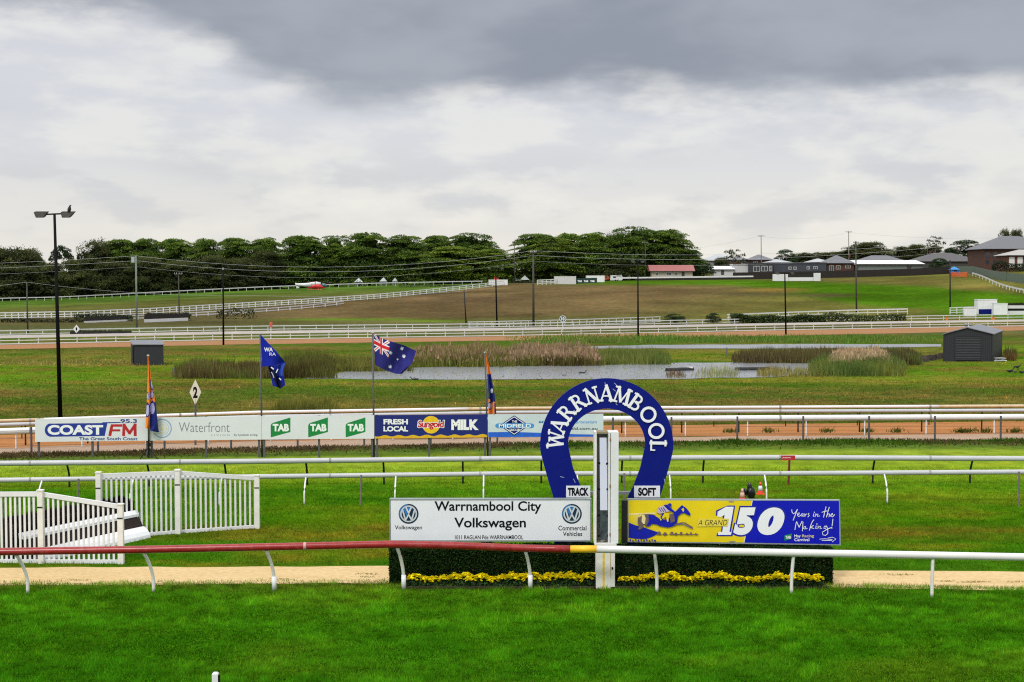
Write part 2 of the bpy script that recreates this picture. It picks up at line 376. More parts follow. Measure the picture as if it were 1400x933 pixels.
def ground_material():
    m = bpy.data.materials.new('turf'); m.use_nodes = True; nt = m.node_tree; N = nt.nodes; L = nt.links
    b = N['Principled BSDF']; b.inputs['Roughness'].default_value = 1; b.inputs['Specular IOR Level'].default_value = 0
    at = N.new('ShaderNodeAttribute'); at.attribute_name = 'tint'; tc = N.new('ShaderNodeTexCoord')
    def nz(s, d, r=.6):
        n = N.new('ShaderNodeTexNoise'); L.new(tc.outputs['Object'], n.inputs[0]); n.inputs['Scale'].default_value = s; n.inputs['Detail'].default_value = d; n.inputs['Roughness'].default_value = r; return n.outputs[0]
    def mrn(v, a, b_, c, d):
        n = N.new('ShaderNodeMapRange'); L.new(v, n.inputs[0])
        for i, q in enumerate((a, b_, c, d)): n.inputs[i+1].default_value = q
        return n.outputs[0]
    def mix(f, a, c, mode='MIX'):
        n = N.new('ShaderNodeMix'); n.data_type = 'RGBA'; n.blend_type = mode
        if isinstance(f, float): n.inputs[0].default_value = f
        else: L.new(f, n.inputs[0])
        for i, q in ((6, a), (7, c)):
            if isinstance(q, tuple): n.inputs[i].default_value = (*q, 1)
            else: L.new(q, n.inputs[i])
        return n.outputs[2]
    c = at.outputs['Color']
    c = mix(1., c, mrn(nz(.06, 8, .68), .32, .68, .82, 1.18), 'MULTIPLY')
    c = mix(1., c, mrn(nz(.9, 6, .7), .3, .7, .62, 1.38), 'MULTIPLY')
    c = mix(1., c, mrn(nz(9, 4, .7), .3, .7, .75, 1.25), 'MULTIPLY')
    straw = mix(1., c, (1.75, 1.12, .9), 'MULTIPLY')
    c = mix(mrn(nz(.35, 7, .72), .52, .7, 0., .6), c, straw)
    L.new(c, b.inputs['Base Color'])
    bp = N.new('ShaderNodeBump'); bp.inputs['Strength'].default_value = .5; bp.inputs['Distance'].default_value = .15
    L.new(nz(2.5, 6, .75), bp.inputs['Height']); L.new(bp.outputs[0], b.inputs['Normal'])
    return m
TURF = ground_material()
def make_ground():
    cols = np.arange(-1500, 2901, 16.0)
    rows = [-60, 0, 8, 15]+[15580/(p-378) for p in np.arange(1100, 443.5, -2.5)]+list(np.arange(246, 432, 6.0))+[440, 455, 480, 520, 580, 680, 850, 1200, 2000, 3500, 7000]
    Y = np.array(rows); X = (cols[None, :]-700)/FPX*np.maximum(Y, 15)[:, None]; YY = np.repeat(Y[:, None], len(cols), 1)
    Z = H(X, YY)
    px, py = proj(X, np.maximum(YY, 15), Z); py = np.minimum(py, 1100); px = np.repeat(cols[None, :], len(Y), 0)
    # far behind the crest: keep plain grass
    C = gcol(px, py, X, YY)
    nr, nc = X.shape; idx = np.arange(nr*nc).reshape(nr, nc)
    F = np.stack([idx[:-1, :-1], idx[:-1, 1:], idx[1:, 1:], idx[1:, :-1]], -1).reshape(-1, 4)
    me = bpy.data.meshes.new('ground'); me.from_pydata(np.stack([X, YY, Z], -1).reshape(-1, 3).tolist(), [], F.tolist())
    a = me.attributes.new('tint', 'FLOAT_COLOR', 'POINT'); cc = np.ones((nr*nc, 4), np.float32); cc[:, :3] = C.reshape(-1, 3); a.data.foreach_set('color', cc.ravel())
    me.polygons.foreach_set('use_smooth', [True]*len(me.polygons)); me.materials.append(TURF)
    g = place(me, 'ground', None, (0, 0, 0)); g['kind'] = 'structure'; g['label'] = 'green turf of the racecourse rising to a hill'
make_ground()
def sheet(name, hi, lo, z, mat, x0=-350, x1=1850, step=6, wob=.25):
    """a ground strip between two photo-row tables; both edges ragged"""
    b = MB(); A = []; B = []
    for k, px in enumerate(np.arange(x0, x1, step)):
        p = GP(px, lerp(hi, px)); q = GP(px, lerp(lo, px)); s = p.y/40.
        p.y += (vnoise(p.x, 0, .9/s, 5)-.5)*wob*2*s; q.y += (vnoise(q.x, 9, .9/s, 6)-.5)*wob*2*s
        p.z = q.z = z; A.append(p); B.append(q)
    b.strip(B, A); o = b.build(name, mat); o['kind'] = 'structure'; return o
def soil(name, col, col2, s1=.6, s2=7, gr=None):
    m = bpy.data.materials.new(name); m.use_nodes = True; nt = m.node_tree; N = nt.nodes; L = nt.links
    b = N['Principled BSDF']; b.inputs['Roughness'].default_value = .95; b.inputs['Specular IOR Level'].default_value = .1
    tc = N.new('ShaderNodeTexCoord'); mp = N.new('ShaderNodeMapping'); mp.inputs['Scale'].default_value = (.35, 1.6, 1); L.new(tc.outputs['Object'], mp.inputs[0])
    n1 = N.new('ShaderNodeTexNoise'); n1.inputs['Scale'].default_value = s1; n1.inputs['Detail'].default_value = 8; n1.inputs['Roughness'].default_value = .7; L.new(mp.outputs[0], n1.inputs[0])
    n2 = N.new('ShaderNodeTexNoise'); n2.inputs['Scale'].default_value = s2; n2.inputs['Detail'].default_value = 5; L.new(tc.outputs['Object'], n2.inputs[0])
    ad = N.new('ShaderNodeMath'); ad.operation = 'ADD'; L.new(n1.outputs[0], ad.inputs[0]); L.new(n2.outputs[0], ad.inputs[1])
    r = N.new('ShaderNodeMapRange'); L.new(ad.outputs[0], r.inputs[0]); r.inputs[1].default_value = .75; r.inputs[2].default_value = 1.25
    mx = N.new('ShaderNodeMix'); mx.data_type = 'RGBA'; L.new(r.outputs[0], mx.inputs[0]); mx.inputs[6].default_value = (*col, 1); mx.inputs[7].default_value = (*col2, 1)
    L.new(mx.outputs[2], b.inputs['Base Color'])
    bp = N.new('ShaderNodeBump'); bp.inputs['Strength'].default_value = .3; L.new(n2.outputs[0], bp.inputs['Height']); L.new(bp.outputs[0], b.inputs['Normal']); return m
SAND = soil('sand', lin(242, 214, 162, .66), lin(224, 192, 136, .61))
REDDIRT = soil('red_sand', lin(222, 156, 94, .52), lin(198, 130, 74, .52), .9, 5)
PINKGRAVEL = soil('pink_gravel', lin(218, 188, 162, .54), lin(194, 166, 144, .52), 1.2, 6)
FARDIRT = soil('far_red_sand', lin(208, 156, 108, .50), lin(184, 134, 92, .50), .3, 2)
sheet('sand_path', [(-400, 776), (0, 777), (530, 775), (1143, 780.5), (1400, 782.5), (1900, 787)], [(-400, 801), (0, 800.5), (530, 798), (1143, 804), (1400, 808.5), (1900, 814)], .012, SAND, wob=.1)
sheet('dirt_track', RED_HI, PINK_HI, .008, REDDIRT, wob=.12)
sheet('gravel_track', PINK_HI, PINK_LO, .012, PINKGRAVEL, wob=.16)
sheet('far_dirt_track', FAR_HI, FAR_LO, .02, FARDIRT, wob=.1)
def water(name, pts, z):
    if 'water' not in MATS:
        m = bpy.data.materials.new('water'); m.use_nodes = True; nt = m.node_tree; N = nt.nodes; L = nt.links; b = N['Principled BSDF']
        b.inputs['Base Color'].default_value = (*lin(168, 172, 178, .5), 1); b.inputs['Roughness'].default_value = .22; b.inputs['IOR'].default_value = 1.33
        tc = N.new('ShaderNodeTexCoord'); mp = N.new('ShaderNodeMapping'); mp.inputs['Scale'].default_value = (.5, 1.5, 1); L.new(tc.outputs['Object'], mp.inputs[0])
        n = N.new('ShaderNodeTexNoise'); n.inputs['Scale'].default_value = 1.6; n.inputs['Detail'].default_value = 6; L.new(mp.outputs[0], n.inputs[0])
        bp = N.new('ShaderNodeBump'); bp.inputs['Strength'].default_value = .22; bp.inputs['Distance'].default_value = .12; L.new(n.outputs[0], bp.inputs['Height']); L.new(bp.outputs[0], b.inputs['Normal']); MATS['water'] = m
    v = []; n = len(pts)
    for i in range(n):
        for t in np.linspace(0, 1, 14)[:-1]:
            x = pts[i][0]*(1-t)+pts[(i+1) % n][0]*t; y = pts[i][1]*(1-t)+pts[(i+1) % n][1]*t
            p = GP(x, y); p.y += (vnoise(p.x, 3, .4, 11)-.5)*1.6; p.z = z; v.append(p)
    o = MB().add(v, [tuple(range(len(v)))]).build(name, MATS['water']); o['kind'] = 'structure'; return o
water('pond_water', [(415, 518.5), (560, 519.5), (900, 519), (1060, 516), (1150, 508), (1120, 497.5), (1000, 496), (915, 497), (800, 500), (700, 501.5), (600, 502), (480, 508)], .03)
water('channel_water', [(770, 477), (1100, 477), (1287, 474.5), (1286, 471), (1100, 470.8), (900, 472), (770, 474.5)], .03)

# ------------------------------------------------------------------ grass blades and reeds
BLADE = MV('grass_blades', .9, .8, 1.2, .7, .02, .4)
REEDM = MV('reed_blades', .85, .75, 1.25, 1.2, .1, .35)
def blade_mesh(name, x, y, z, h, w, lean, tint, mat, org=(0, 0, 0)):
    n = len(x); a = rng.random(n)*2*np.pi; la = rng.random(n)*2*np.pi; ll = h*lean*rng.random(n)
    b = np.stack([x, y, z], -1); d = np.stack([np.cos(a)*w/2, np.sin(a)*w/2, np.zeros(n)], -1)
    t = b+np.stack([np.cos(la)*ll, np.sin(la)*ll, h], -1)
    return npmesh(name, np.stack([b-d, b+d, t], 1).reshape(-1, 3), 3, mat, tint, org)
def scatter(n, pxr, pyr):
    """uniform over the ground area seen between photo rows"""
    Y0, Y1 = 15580/(pyr[1]-378), 15580/(pyr[0]-378)
    y = np.sqrt(rng.random(n)*(Y1**2-Y0**2)+Y0**2); px = pxr[0]+rng.random(n)*(pxr[1]-pxr[0])
    return px, 378+15580/y, (px-700)/FPX*y*1.0011, y
def on_strip(px, py, hi, lo, pad=0):
    H_ = np.interp(px, [t[0] for t in hi], [t[1] for t in hi]); L_ = np.interp(px, [t[0] for t in lo], [t[1] for t in lo])
    return (py > H_+pad) & (py < L_-pad)
SANDHI = [(-400, 776), (0, 777), (530, 775), (1143, 780.5), (1400, 782.5), (1900, 787)]; SANDLO = [(-400, 801), (0, 800.5), (530, 798), (1143, 804), (1400, 808.5), (1900, 814)]
def grass_patch(name, n, pxr, pyr, hm, wm, label, lean=.8, cvar=.24):
    px, py, x, y = scatter(n, pxr, pyr)
    k = ~on_strip(px, py, SANDHI, SANDLO, 1) & ~on_strip(px, py, RED_HI, PINK_LO, 1)
    px, py, x, y = px[k], py[k], x[k], y[k]
    cl = .5*vnoise(x*.5, y, 1.5, 21)+.25*vnoise(x*.6, y, .5, 22)+.25*vnoise(x*.6, y, 3.4, 24); fine = vnoise(x*.6, y, 6.5, 23); cl = np.clip((cl-.5)*2.2+.5, 0, 1); fine = np.clip((fine-.5)*1.5+.5, 0, 1)
    h = hm*(.45+.9*rng.random(len(x)))*(.25+.6*cl+.95*fine)
    t = gcol(px, py, x, y)*(1+cvar*(rng.random(len(x))[:, None]-.5)*2)*1.45*(.14+1.74*(.36*cl+.64*fine)**1.15)[:, None]  # shade of the taller clumps painted into the tint: gaps darker, tufts lighter
    yel = (rng.random(len(x)) < .05+.12*(vnoise(x, y, .9, 31) > .66))[:, None]
    t = np.where(yel, t*np.array((2.2, 1.25, 1.3)), t)
    stuff(blade_mesh(name, x, y, np.zeros(len(x)), h, wm*(.6+.8*rng.random(len(x))), lean, t, BLADE), label, 'grass')
grass_patch('foreground_grass', 390000, (-170, 1570), (802, 965), .075, .013, 'dark green mown turf of the home straight in front of the red and white rail', 1.1)
grass_patch('infield_grass', 310000, (-170, 1570), (640, 802), .07, .016, 'bright green turf between the sand path and the double rails', 1.0)
grass_patch('bank_grass', 50000, (-170, 1570), (520, 582), .10, .06, 'rough green and brown grass on the bank below the pond', 2.2, .3)
grass_patch('meadow_grass', 26000, (-170, 1570), (478, 520), .07, .11, 'short rough grass of the meadow round the pond and sheds', 2.5, .25)
def verge():
    n = 19000; px = -170+rng.random(n)*1740; lo = np.interp(px, [t[0] for t in PINK_LO], [t[1] for t in PINK_LO])
    py = lo+.3+np.abs(rng.normal(0, 1, n))*3.6; y = 15580/(py-378); x = (px-700)/FPX*y
    cl = vnoise(x, y*0, .5, 41); k = rng.random(n) < .35+.8*cl; px, py, x, y, cl = px[k], py[k], x[k], y[k], cl[k]; n = len(x)
    brown = (vnoise(x, y, .35, 42)+.4*(px < 700)+.4*rng.random(n) > .85)[:, None]
    t = np.where(brown, lin(112, 96, 66, .5), lin(78, 112, 34, .5))*(.5+rng.random(n))[:, None]
    stuff(blade_mesh('verge_weeds', x, y, np.zeros(n), .05+.22*cl*rng.random(n), .05+.04*rng.random(n), 1.2, t*1.3, BLADE), 'dark straggly weeds along the edge of the pink gravel', 'weeds')
    n = 700; px = 860+rng.random(n)*560; c = np.array([900, 1052, 1132, 1228, 1316, 1328, 1350, 1390, 1000, 1188]); px = c[rng.integers(0, len(c), n)]+rng.normal(0, 5, n)
    py = 590+rng.random(n)*3.; y = 15580/(py-378); x = (px-700)/FPX*y
    t = np.array(lin(104, 120, 50, .5))*(.5+rng.random(n))[:, None]
    stuff(blade_mesh('track_weeds', x, y, np.zeros(n), .1+.2*rng.random(n), .06+0*x, 1.2, t, BLADE), 'small weed tufts growing on the red dirt track', 'weeds')
    n = 520; c = np.array([(497, 789), (500, 793), (1225, 789.5), (1240, 790), (1300, 799), (1330, 800.5), (1345, 800), (100, 797.5), (380, 796), (1395, 800)]); k = rng.integers(0, len(c), n)
    px = c[k, 0]+rng.normal(0, 9, n); py = c[k, 1]+rng.normal(0, .5, n); y = 15580/(py-378); x = (px-700)/FPX*y
    t = np.array(lin(150, 146, 84, .7))*(.6+.8*rng.random(n))[:, None]
    stuff(blade_mesh('path_weeds', x, y, np.zeros(n)+.012, .015+.03*rng.random(n), .02+0*x, 2.0, t, BLADE), 'thin flattened weeds growing through the pale sand path', 'weeds')
verge()
def reeds(name, n, pxr, pyr, hpx, cols, label, wm=.05, lean=.35, tip=None, top=None):
    """hpx: height in photo pixels (front); cols: list of sRGB; top: table px -> height factor"""
    px, py, x, y = scatter(n, pxr, pyr)
    e = (px-pxr[0])/(pxr[1]-pxr[0]); edge = np.clip(np.minimum(e, 1-e)/.22, 0, 1)**.7*.85+.15; edge = edge*(.7+.6*vnoise(x, y*0, .18, 57))
    cl = vnoise(x, y, .45, 51)*.55+vnoise(x, y, 1.6, 52)*.45
    keep = rng.random(n) < (.25+1.2*cl)*np.clip(edge*1.3, .15, 1); px, py, x, y, edge, cl = [a[keep] for a in (px, py, x, y, edge, cl)]; n = len(x)
    h = hpx/FPX*y*(.45+.55*rng.random(n)**.6)*(.62+.62*cl)*edge**.5
    if top: h = h*np.interp(px, [t[0] for t in top], [t[1] for t in top])
    C = np.array([lin(*c, 1.12) for c in cols])*np.array((.95, 1.05, .9)); pick = np.clip((vnoise(x, y, .3, 53)*len(cols)*1.1+rng.random(n)*1.2-.6).astype(int), 0, len(cols)-1)
    t = C[pick]*(.6+.8*rng.random(n))[:, None]
    o = blade_mesh(name, x, y, np.zeros(n), h, wm*(.6+.8*rng.random(n)), lean, t, REEDM)
    if tip is not None:      # seed heads: short pale plumes at the top of some stems
        k = rng.random(n) < tip[1]; xx, yy, hh = x[k], y[k], h[k]
        tt = np.array(lin(*tip[0], .7))*(.7+.6*rng.random(len(xx)))[:, None]
        o2 = blade_mesh('seed_heads', xx, yy, hh*.72, hh*.42, wm*2.2+0*xx, .5, tt, REEDM); o2.parent = o
    stuff(o, label, 'reeds'); return o
BR = [(80, 66, 44), (100, 88, 54), (96, 100, 50)]; OL = [(92, 96, 44), (118, 112, 58), (86, 84, 44)]; GRN = [(78, 98, 48), (96, 108, 54), (110, 112, 60)]
reeds('reed_bed', 6500, (235, 402), (505, 518.5), 21, BR, 'low dark brown reed bed behind the white diamond 2 marker', .07)
reeds('reed_bed', 4200, (380, 462), (500, 518.5), 28, [(68, 58, 36), (92, 86, 46), (88, 90, 44)], 'tall dark reed clump beside the blue club flag', .07)
reeds('reed_bed', 5000, (440, 566), (499, 509), 19, OL, 'olive reeds at the left end of the pond, behind the national flag', .07)
reeds('reed_bed', 8000, (552, 705), (487, 503), 21, OL, 'straw tipped olive reeds along the middle of the pond', .07, tip=((172, 146, 110), .22))
reeds('reed_bed', 7500, (690, 826), (487, 501.5), 21, [(104, 98, 54), (90, 76, 48), (108, 104, 58)], 'pinkish brown reeds above the horseshoe arch', .07, tip=((186, 156, 126), .3), top=((690, 1.1), (790, .95), (826, .8)))
reeds('reed_bed', 5000, (812, 918), (489, 499.5), 18, GRN, 'green reeds on the far bank right of the pink brown ones', .07)
reeds('reed_bed', 6500, (1000, 1180), (487, 497.5), 19, [(80, 66, 48), (98, 84, 58), (92, 84, 52)], 'dark purple brown reeds between channel and pond', .08)
reeds('reed_bed', 1500, (1034, 1136), (508, 516.5), 12, [(120, 98, 58), (134, 122, 74), (96, 96, 56)], 'short straw and brown reeds at the near pond edge', .05)
reeds('reed_bed', 6000, (1105, 1240), (500, 515.5), 23, [(84, 98, 50), (98, 108, 56), (108, 110, 54)], 'blue green reeds at the right end of the pond', .07)
reeds('reed_bed', 3600, (1130, 1222), (495, 505), 20, [(150, 128, 92), (176, 150, 112), (112, 112, 62)], 'pale plumed reeds among the green ones', .07, tip=((214, 186, 148), .8))
reeds('reed_bed', 4600, (1170, 1262), (489, 500), 20, [(70, 74, 46), (84, 70, 52), (92, 96, 52)], 'dark green brown reeds left of the gabled shed', .08)
reeds('reed_bed', 2000, (370, 466), (559, 569.5), 27, [(156, 138, 68), (128, 120, 54), (98, 96, 44)], 'tan tussock grass behind the green logo board', .06)
reeds('reed_bed', 260, (910, 938), (511, 518), 10, [(92, 66, 52), (110, 88, 66)], 'sparse brown stems in front of the left floating boom', .04)
reeds('reed_bed', 500, (950, 1012), (508, 518), 14, [(128, 124, 84), (150, 146, 104)], 'sparse pale stems standing in the water between two booms', .04)
reeds('reed_bed', 700, (1371, 1391), (486, 494), 16, [(96, 70, 48), (120, 92, 60), (80, 78, 42)], 'brown tussock beside the gabled shed', .07)
reeds('reed_bed', 9000, (690, 1290), (461, 469.5), 7, [(82, 112, 42), (96, 122, 50), (104, 112, 56)], 'long green grass on the bank of the far channel', .12, .6)
reeds('reed_bed', 2600, (-20, 240), (493, 500), 4, [(150, 130, 78), (128, 116, 66)], 'flattened straw coloured grass left of the small box shed', .09, 1.0)
# ------------------------------------------------------------------ running rails
def gooseneck(h, over, side, r=.03, foot=.028, bend=.45, n=8):
    """upright with a curved neck: base at the origin, top at (side, over, h)"""
    pts = []
    for t in np.linspace(0, 1, 9):
        k = max(0, (t-bend)/(1-bend)); pts.append((side*k**1.7, over*k**1.7, h*(t if t < 1 else 1)))
    return MB().tube(pts, r, n)
def front_rail():
    base = [(-310, 818), (-136, 815), (38, 812), (210, 810), (375, 808), (552, 806), (725, 806), (898, 810), (1082, 812.5), (1274, 818), (1470, 823), (1670, 828)]
    top = [(-310, 758), (-60, 755.5), (0, 754.5), (200, 751.5), (390, 747.5), (480, 745.5), (540, 744.2), (620, 746), (720, 750), (780, 751), (816, 751), (920, 753.3), (1080, 756), (1274, 759.5), (1400, 762), (1470, 763.5), (1670, 768)]
    t = thing('running_rail', 'red, yellow and white tubular running rail on curved white posts across the foreground', 'rail', GP(560, 806))
    def path(a, b):
        out = []
        for px in np.linspace(a, b, max(2, int((b-a)/22))):
            g = GP(px, lerp(base, px)); q = P(px, lerp(top, px), g.y-.3+.26*float(sm(880, 1060, px))); out.append(q)
        return out
    RW = M('rail_white_plastic', (.62, .62, .60), .3, .04, 2, dirt=.2, dirtcol=(.5, .46, .38)); RY = M('rail_yellow_plastic', (.78, .46, .02), .35, .06)
    RR = M('rail_red_plastic', (.26, .014, .016), .28, .2, 6, dirt=.35, dirtcol=(.42, .14, .12), dscale=4)
    for a, b, m, l in ((-310, 780, RR, 'worn dark red rail section'), (780, 816, RY, 'short yellow rail section'), (816, 1670, RW, 'white rail section')):
        o = MB().tube(path(a, b), .105, 14, ry=.92).build('rail', m, t, smooth=True); o['label'] = l
    b = MB()
    for px in (418,):
        q = path(px-3, px+1); b.tube([q[0], q[-1]], .109, 14, ry=.92)
    b.build('joint_sleeve', M('faded_pink', (.5, .3, .27), .5), t, smooth=True)
    for px, py in base:
        g = GP(px, py); lean = np.interp(px, [0, 800, 900, 1082, 1274], [-.2, -.13, -.1, .04, .0]); ov = -.3 if px < 1000 else -.04
        q = P(px, lerp(top, px), g.y+ov); h = q.z-.06
        pm = gooseneck(h, ov, lean, .045, bend=.25).mesh('post', OLDWHITE, smooth=True); place(pm, 'post', t, g)
        # socket sleeve at the foot
        if 350 < px < 800: place(MB().tube([(0, 0, 0), (0, 0, .38)], .062, 10).mesh('foot_socket', WHITE, smooth=True), 'foot_socket', t, g+Vector((0, -.002, 0)))
front_rail()
def rail(label, basetab, toptab, over, posts, mat, pmat, r, rz, group=None, side=0.0, pr=.03, x0=-260, x1=1660, step=30, bend=.35, parts=None, straight=None, name='running_rail'):
    gap = (posts[-1]-posts[0])/(len(posts)-1); posts = [posts[0]-gap*k for k in (2, 1)]+list(posts)+[posts[-1]+gap*k for k in (1, 2)]
    c = GP(700, lerp(basetab, 700)); t = thing(name, label, 'rail', c, group)
    def path(a, b):
        o = []
        for px in np.linspace(a, b, max(2, int((b-a)/step))):
            g = GP(px, lerp(basetab, px)); o.append(P(px, lerp(toptab, px), g.y+over))
        return o
    for a, b, m in (parts or [(x0, x1, mat)]):
        ob = MB().tube(path(a, b), r, 10, ry=rz).build('rail', m, t, smooth=True)
    jm = M('joint_grey', (.26, .26, .26), .6, .15)
    for px in np.arange(x0+95, x1, 205):
        q = path(px, px+3); MB().tube([q[0], q[-1]], r*1.03, 10, ry=rz).build('joint', jm, t)
    for px in posts:
        g = GP(px, lerp(basetab, px)); q = P(px, lerp(toptab, px), g.y+over)
        place(gooseneck(q.z, over, side, pr, bend=bend, n=7).mesh('post', pmat, smooth=True), 'post', t, g)
    for px, hh in (straight or []):
        g = GP(px, lerp(basetab, px)+1.5); q = P(px, lerp(toptab, px), g.y)
        place(MB().tube([(0, 0, 0), (.02, .1, q.z)], .038, 7).mesh('stake', TIMBER), 'stake', t, g)
    return t
RAILW = M('rail_grey_white', (.43, .44, .46), .4, .06, 1.5, dirt=.3, dirtcol=(.42, .38, .33))
rail('white running rail on white gooseneck posts, nearer of the double rails behind the winning post', [(-70, 698), (0, 697), (416, 690), (800, 687), (1213, 689), (1400, 692), (1470, 694)],
     [(-70, 657.5), (0, 656.8), (350, 652), (700, 647.8), (1050, 647.8), (1400, 645.5), (1470, 645)], .5, [-20, 52, 178, 300, 416, 540, 661, 790, 917, 1048, 1213, 1458], RAILW, WHITE, .085, 1.05, straight=[(106, 1), (493, 1), (853, 1), (1393, 1)])
rail('white running rail on dark posts, farther of the double rails behind the winning post', [(-70, 668), (0, 667), (350, 664), (700, 661), (1050, 661), (1400, 662), (1470, 662)],
     [(-70, 634.5), (0, 633.8), (350, 631), (700, 627.2), (1050, 625.8), (1400, 627.4), (1470, 628)], -.35, [-10, 95, 204, 309, 420, 525, 633, 740, 850, 961, 1193, 1326, 1446], RAILW, DARKSTEEL, .105, 1.0, pr=.04)
TAN = M('tan_rail', (.55, .44, .28), .5, .1)
rail('white rail on thin white posts, nearest of three rails along the red dirt track', [(-70, 618), (22, 615), (370, 604.5), (619, 602), (850, 598), (1100, 597), (1360, 594), (1470, 593)],
     [(-70, 592), (0, 590), (370, 577), (619, 574.5), (850, 572.8), (1100, 571.5), (1400, 570), (1470, 569.5)], 0, [22, 112, 200, 285, 370, 453, 537, 619, 700, 780, 855, 937, 1022, 1102, 1182, 1266, 1359, 1446], WHITE, WHITE, .14, 1.05, pr=.035)
rail('grey white rail on steel posts, middle of three along the red dirt track', [(-70, 612), (0, 610), (350, 600), (700, 593), (1050, 591.5), (1400, 590), (1470, 589)],
     [(-70, 583), (0, 581), (350, 570), (700, 564), (1050, 562.5), (1400, 561.2), (1470, 561)], 0, [35, 120, 205, 290, 375, 460, 545, 630, 715, 800, 850, 932, 1010, 1091, 1175, 1260, 1342, 1425], RAILW, DARKSTEEL, .09, 1.0, pr=.04)
rail('white and tan running rail farthest from the winning post along the red dirt track', [(-70, 603), (0, 601), (350, 590), (700, 584), (1050, 583), (1400, 580), (1470, 579)],
     [(-70, 577.5), (0, 575.8), (350, 564), (700, 558.3), (1050, 557), (1283, 555.8), (1400, 555.2), (1470, 555)], 0, [30, 130, 230, 330, 430, 530, 630, 730, 878, 976, 1074, 1172, 1270, 1368, 1464], WHITE, DARKSTEEL, .085, 1.0, pr=.03,
     parts=[(-260, 60, TAN), (60, 640, WHITE), (640, 830, TAN), (830, 1283, WHITE), (1283, 1660, TAN)])
def wire_fence():
    base = [(-70, 624), (0, 621), (350, 612), (700, 606), (1050, 602.5), (1400, 602)]
    t = thing('wire_fence', 'low wire fence on grey timber stakes at the edge of the pink gravel', 'fence', GP(700, 606))
    for px in list(np.arange(-230, 820, 91))+[838, 918, 1008, 1098, 1188, 1278, 1368, 1458, 1548, 1638]:
        g = GP(px, lerp(base, px)); place(MB().tube([(0, 0, 0), (0, .02, 1.22)], .05, 7).mesh('post', GREYPOST), 'post', t, g)
    for h in (.35, .7, 1.05):
        MB().tube([GP(px, lerp(base, px))+Vector((0, .05, h)) for px in np.arange(-230, 1650, 30)], .008, 4).build('wire', GREYPOST, t)
wire_fence()
def red_marker():
    g = GP(1078, 663); t = thing('marker_post', 'red sign plate on a rusty post at the farther double rail', 'marker', g)
    RU = M('rust_red', (.16, .03, .02), .7, .3, 8)
    MB().tube([g, g+Vector((.01, -.1, 1.1))], .045, 8).build('post', RU, t)
    Y = g.y-.52; a = P(1068, 623, Y); b = P(1087, 629.5, Y)
    MB().lim(a.x, b.x, Y-.02, Y+.02, b.z, a.z).build('plate', M('marker_red', (.42, .02, .03), .5, .1), t)
    d = Decal(Y-.02); 
    d.stroke([(1070, 626.8), (1071.5, 625.2), (1073, 626.6), (1074.5, 625.4), (1076, 626.6), (1078, 625.8), (1081, 626.4)], .7, LETWHITE); d.build('lettering', t)
red_marker()

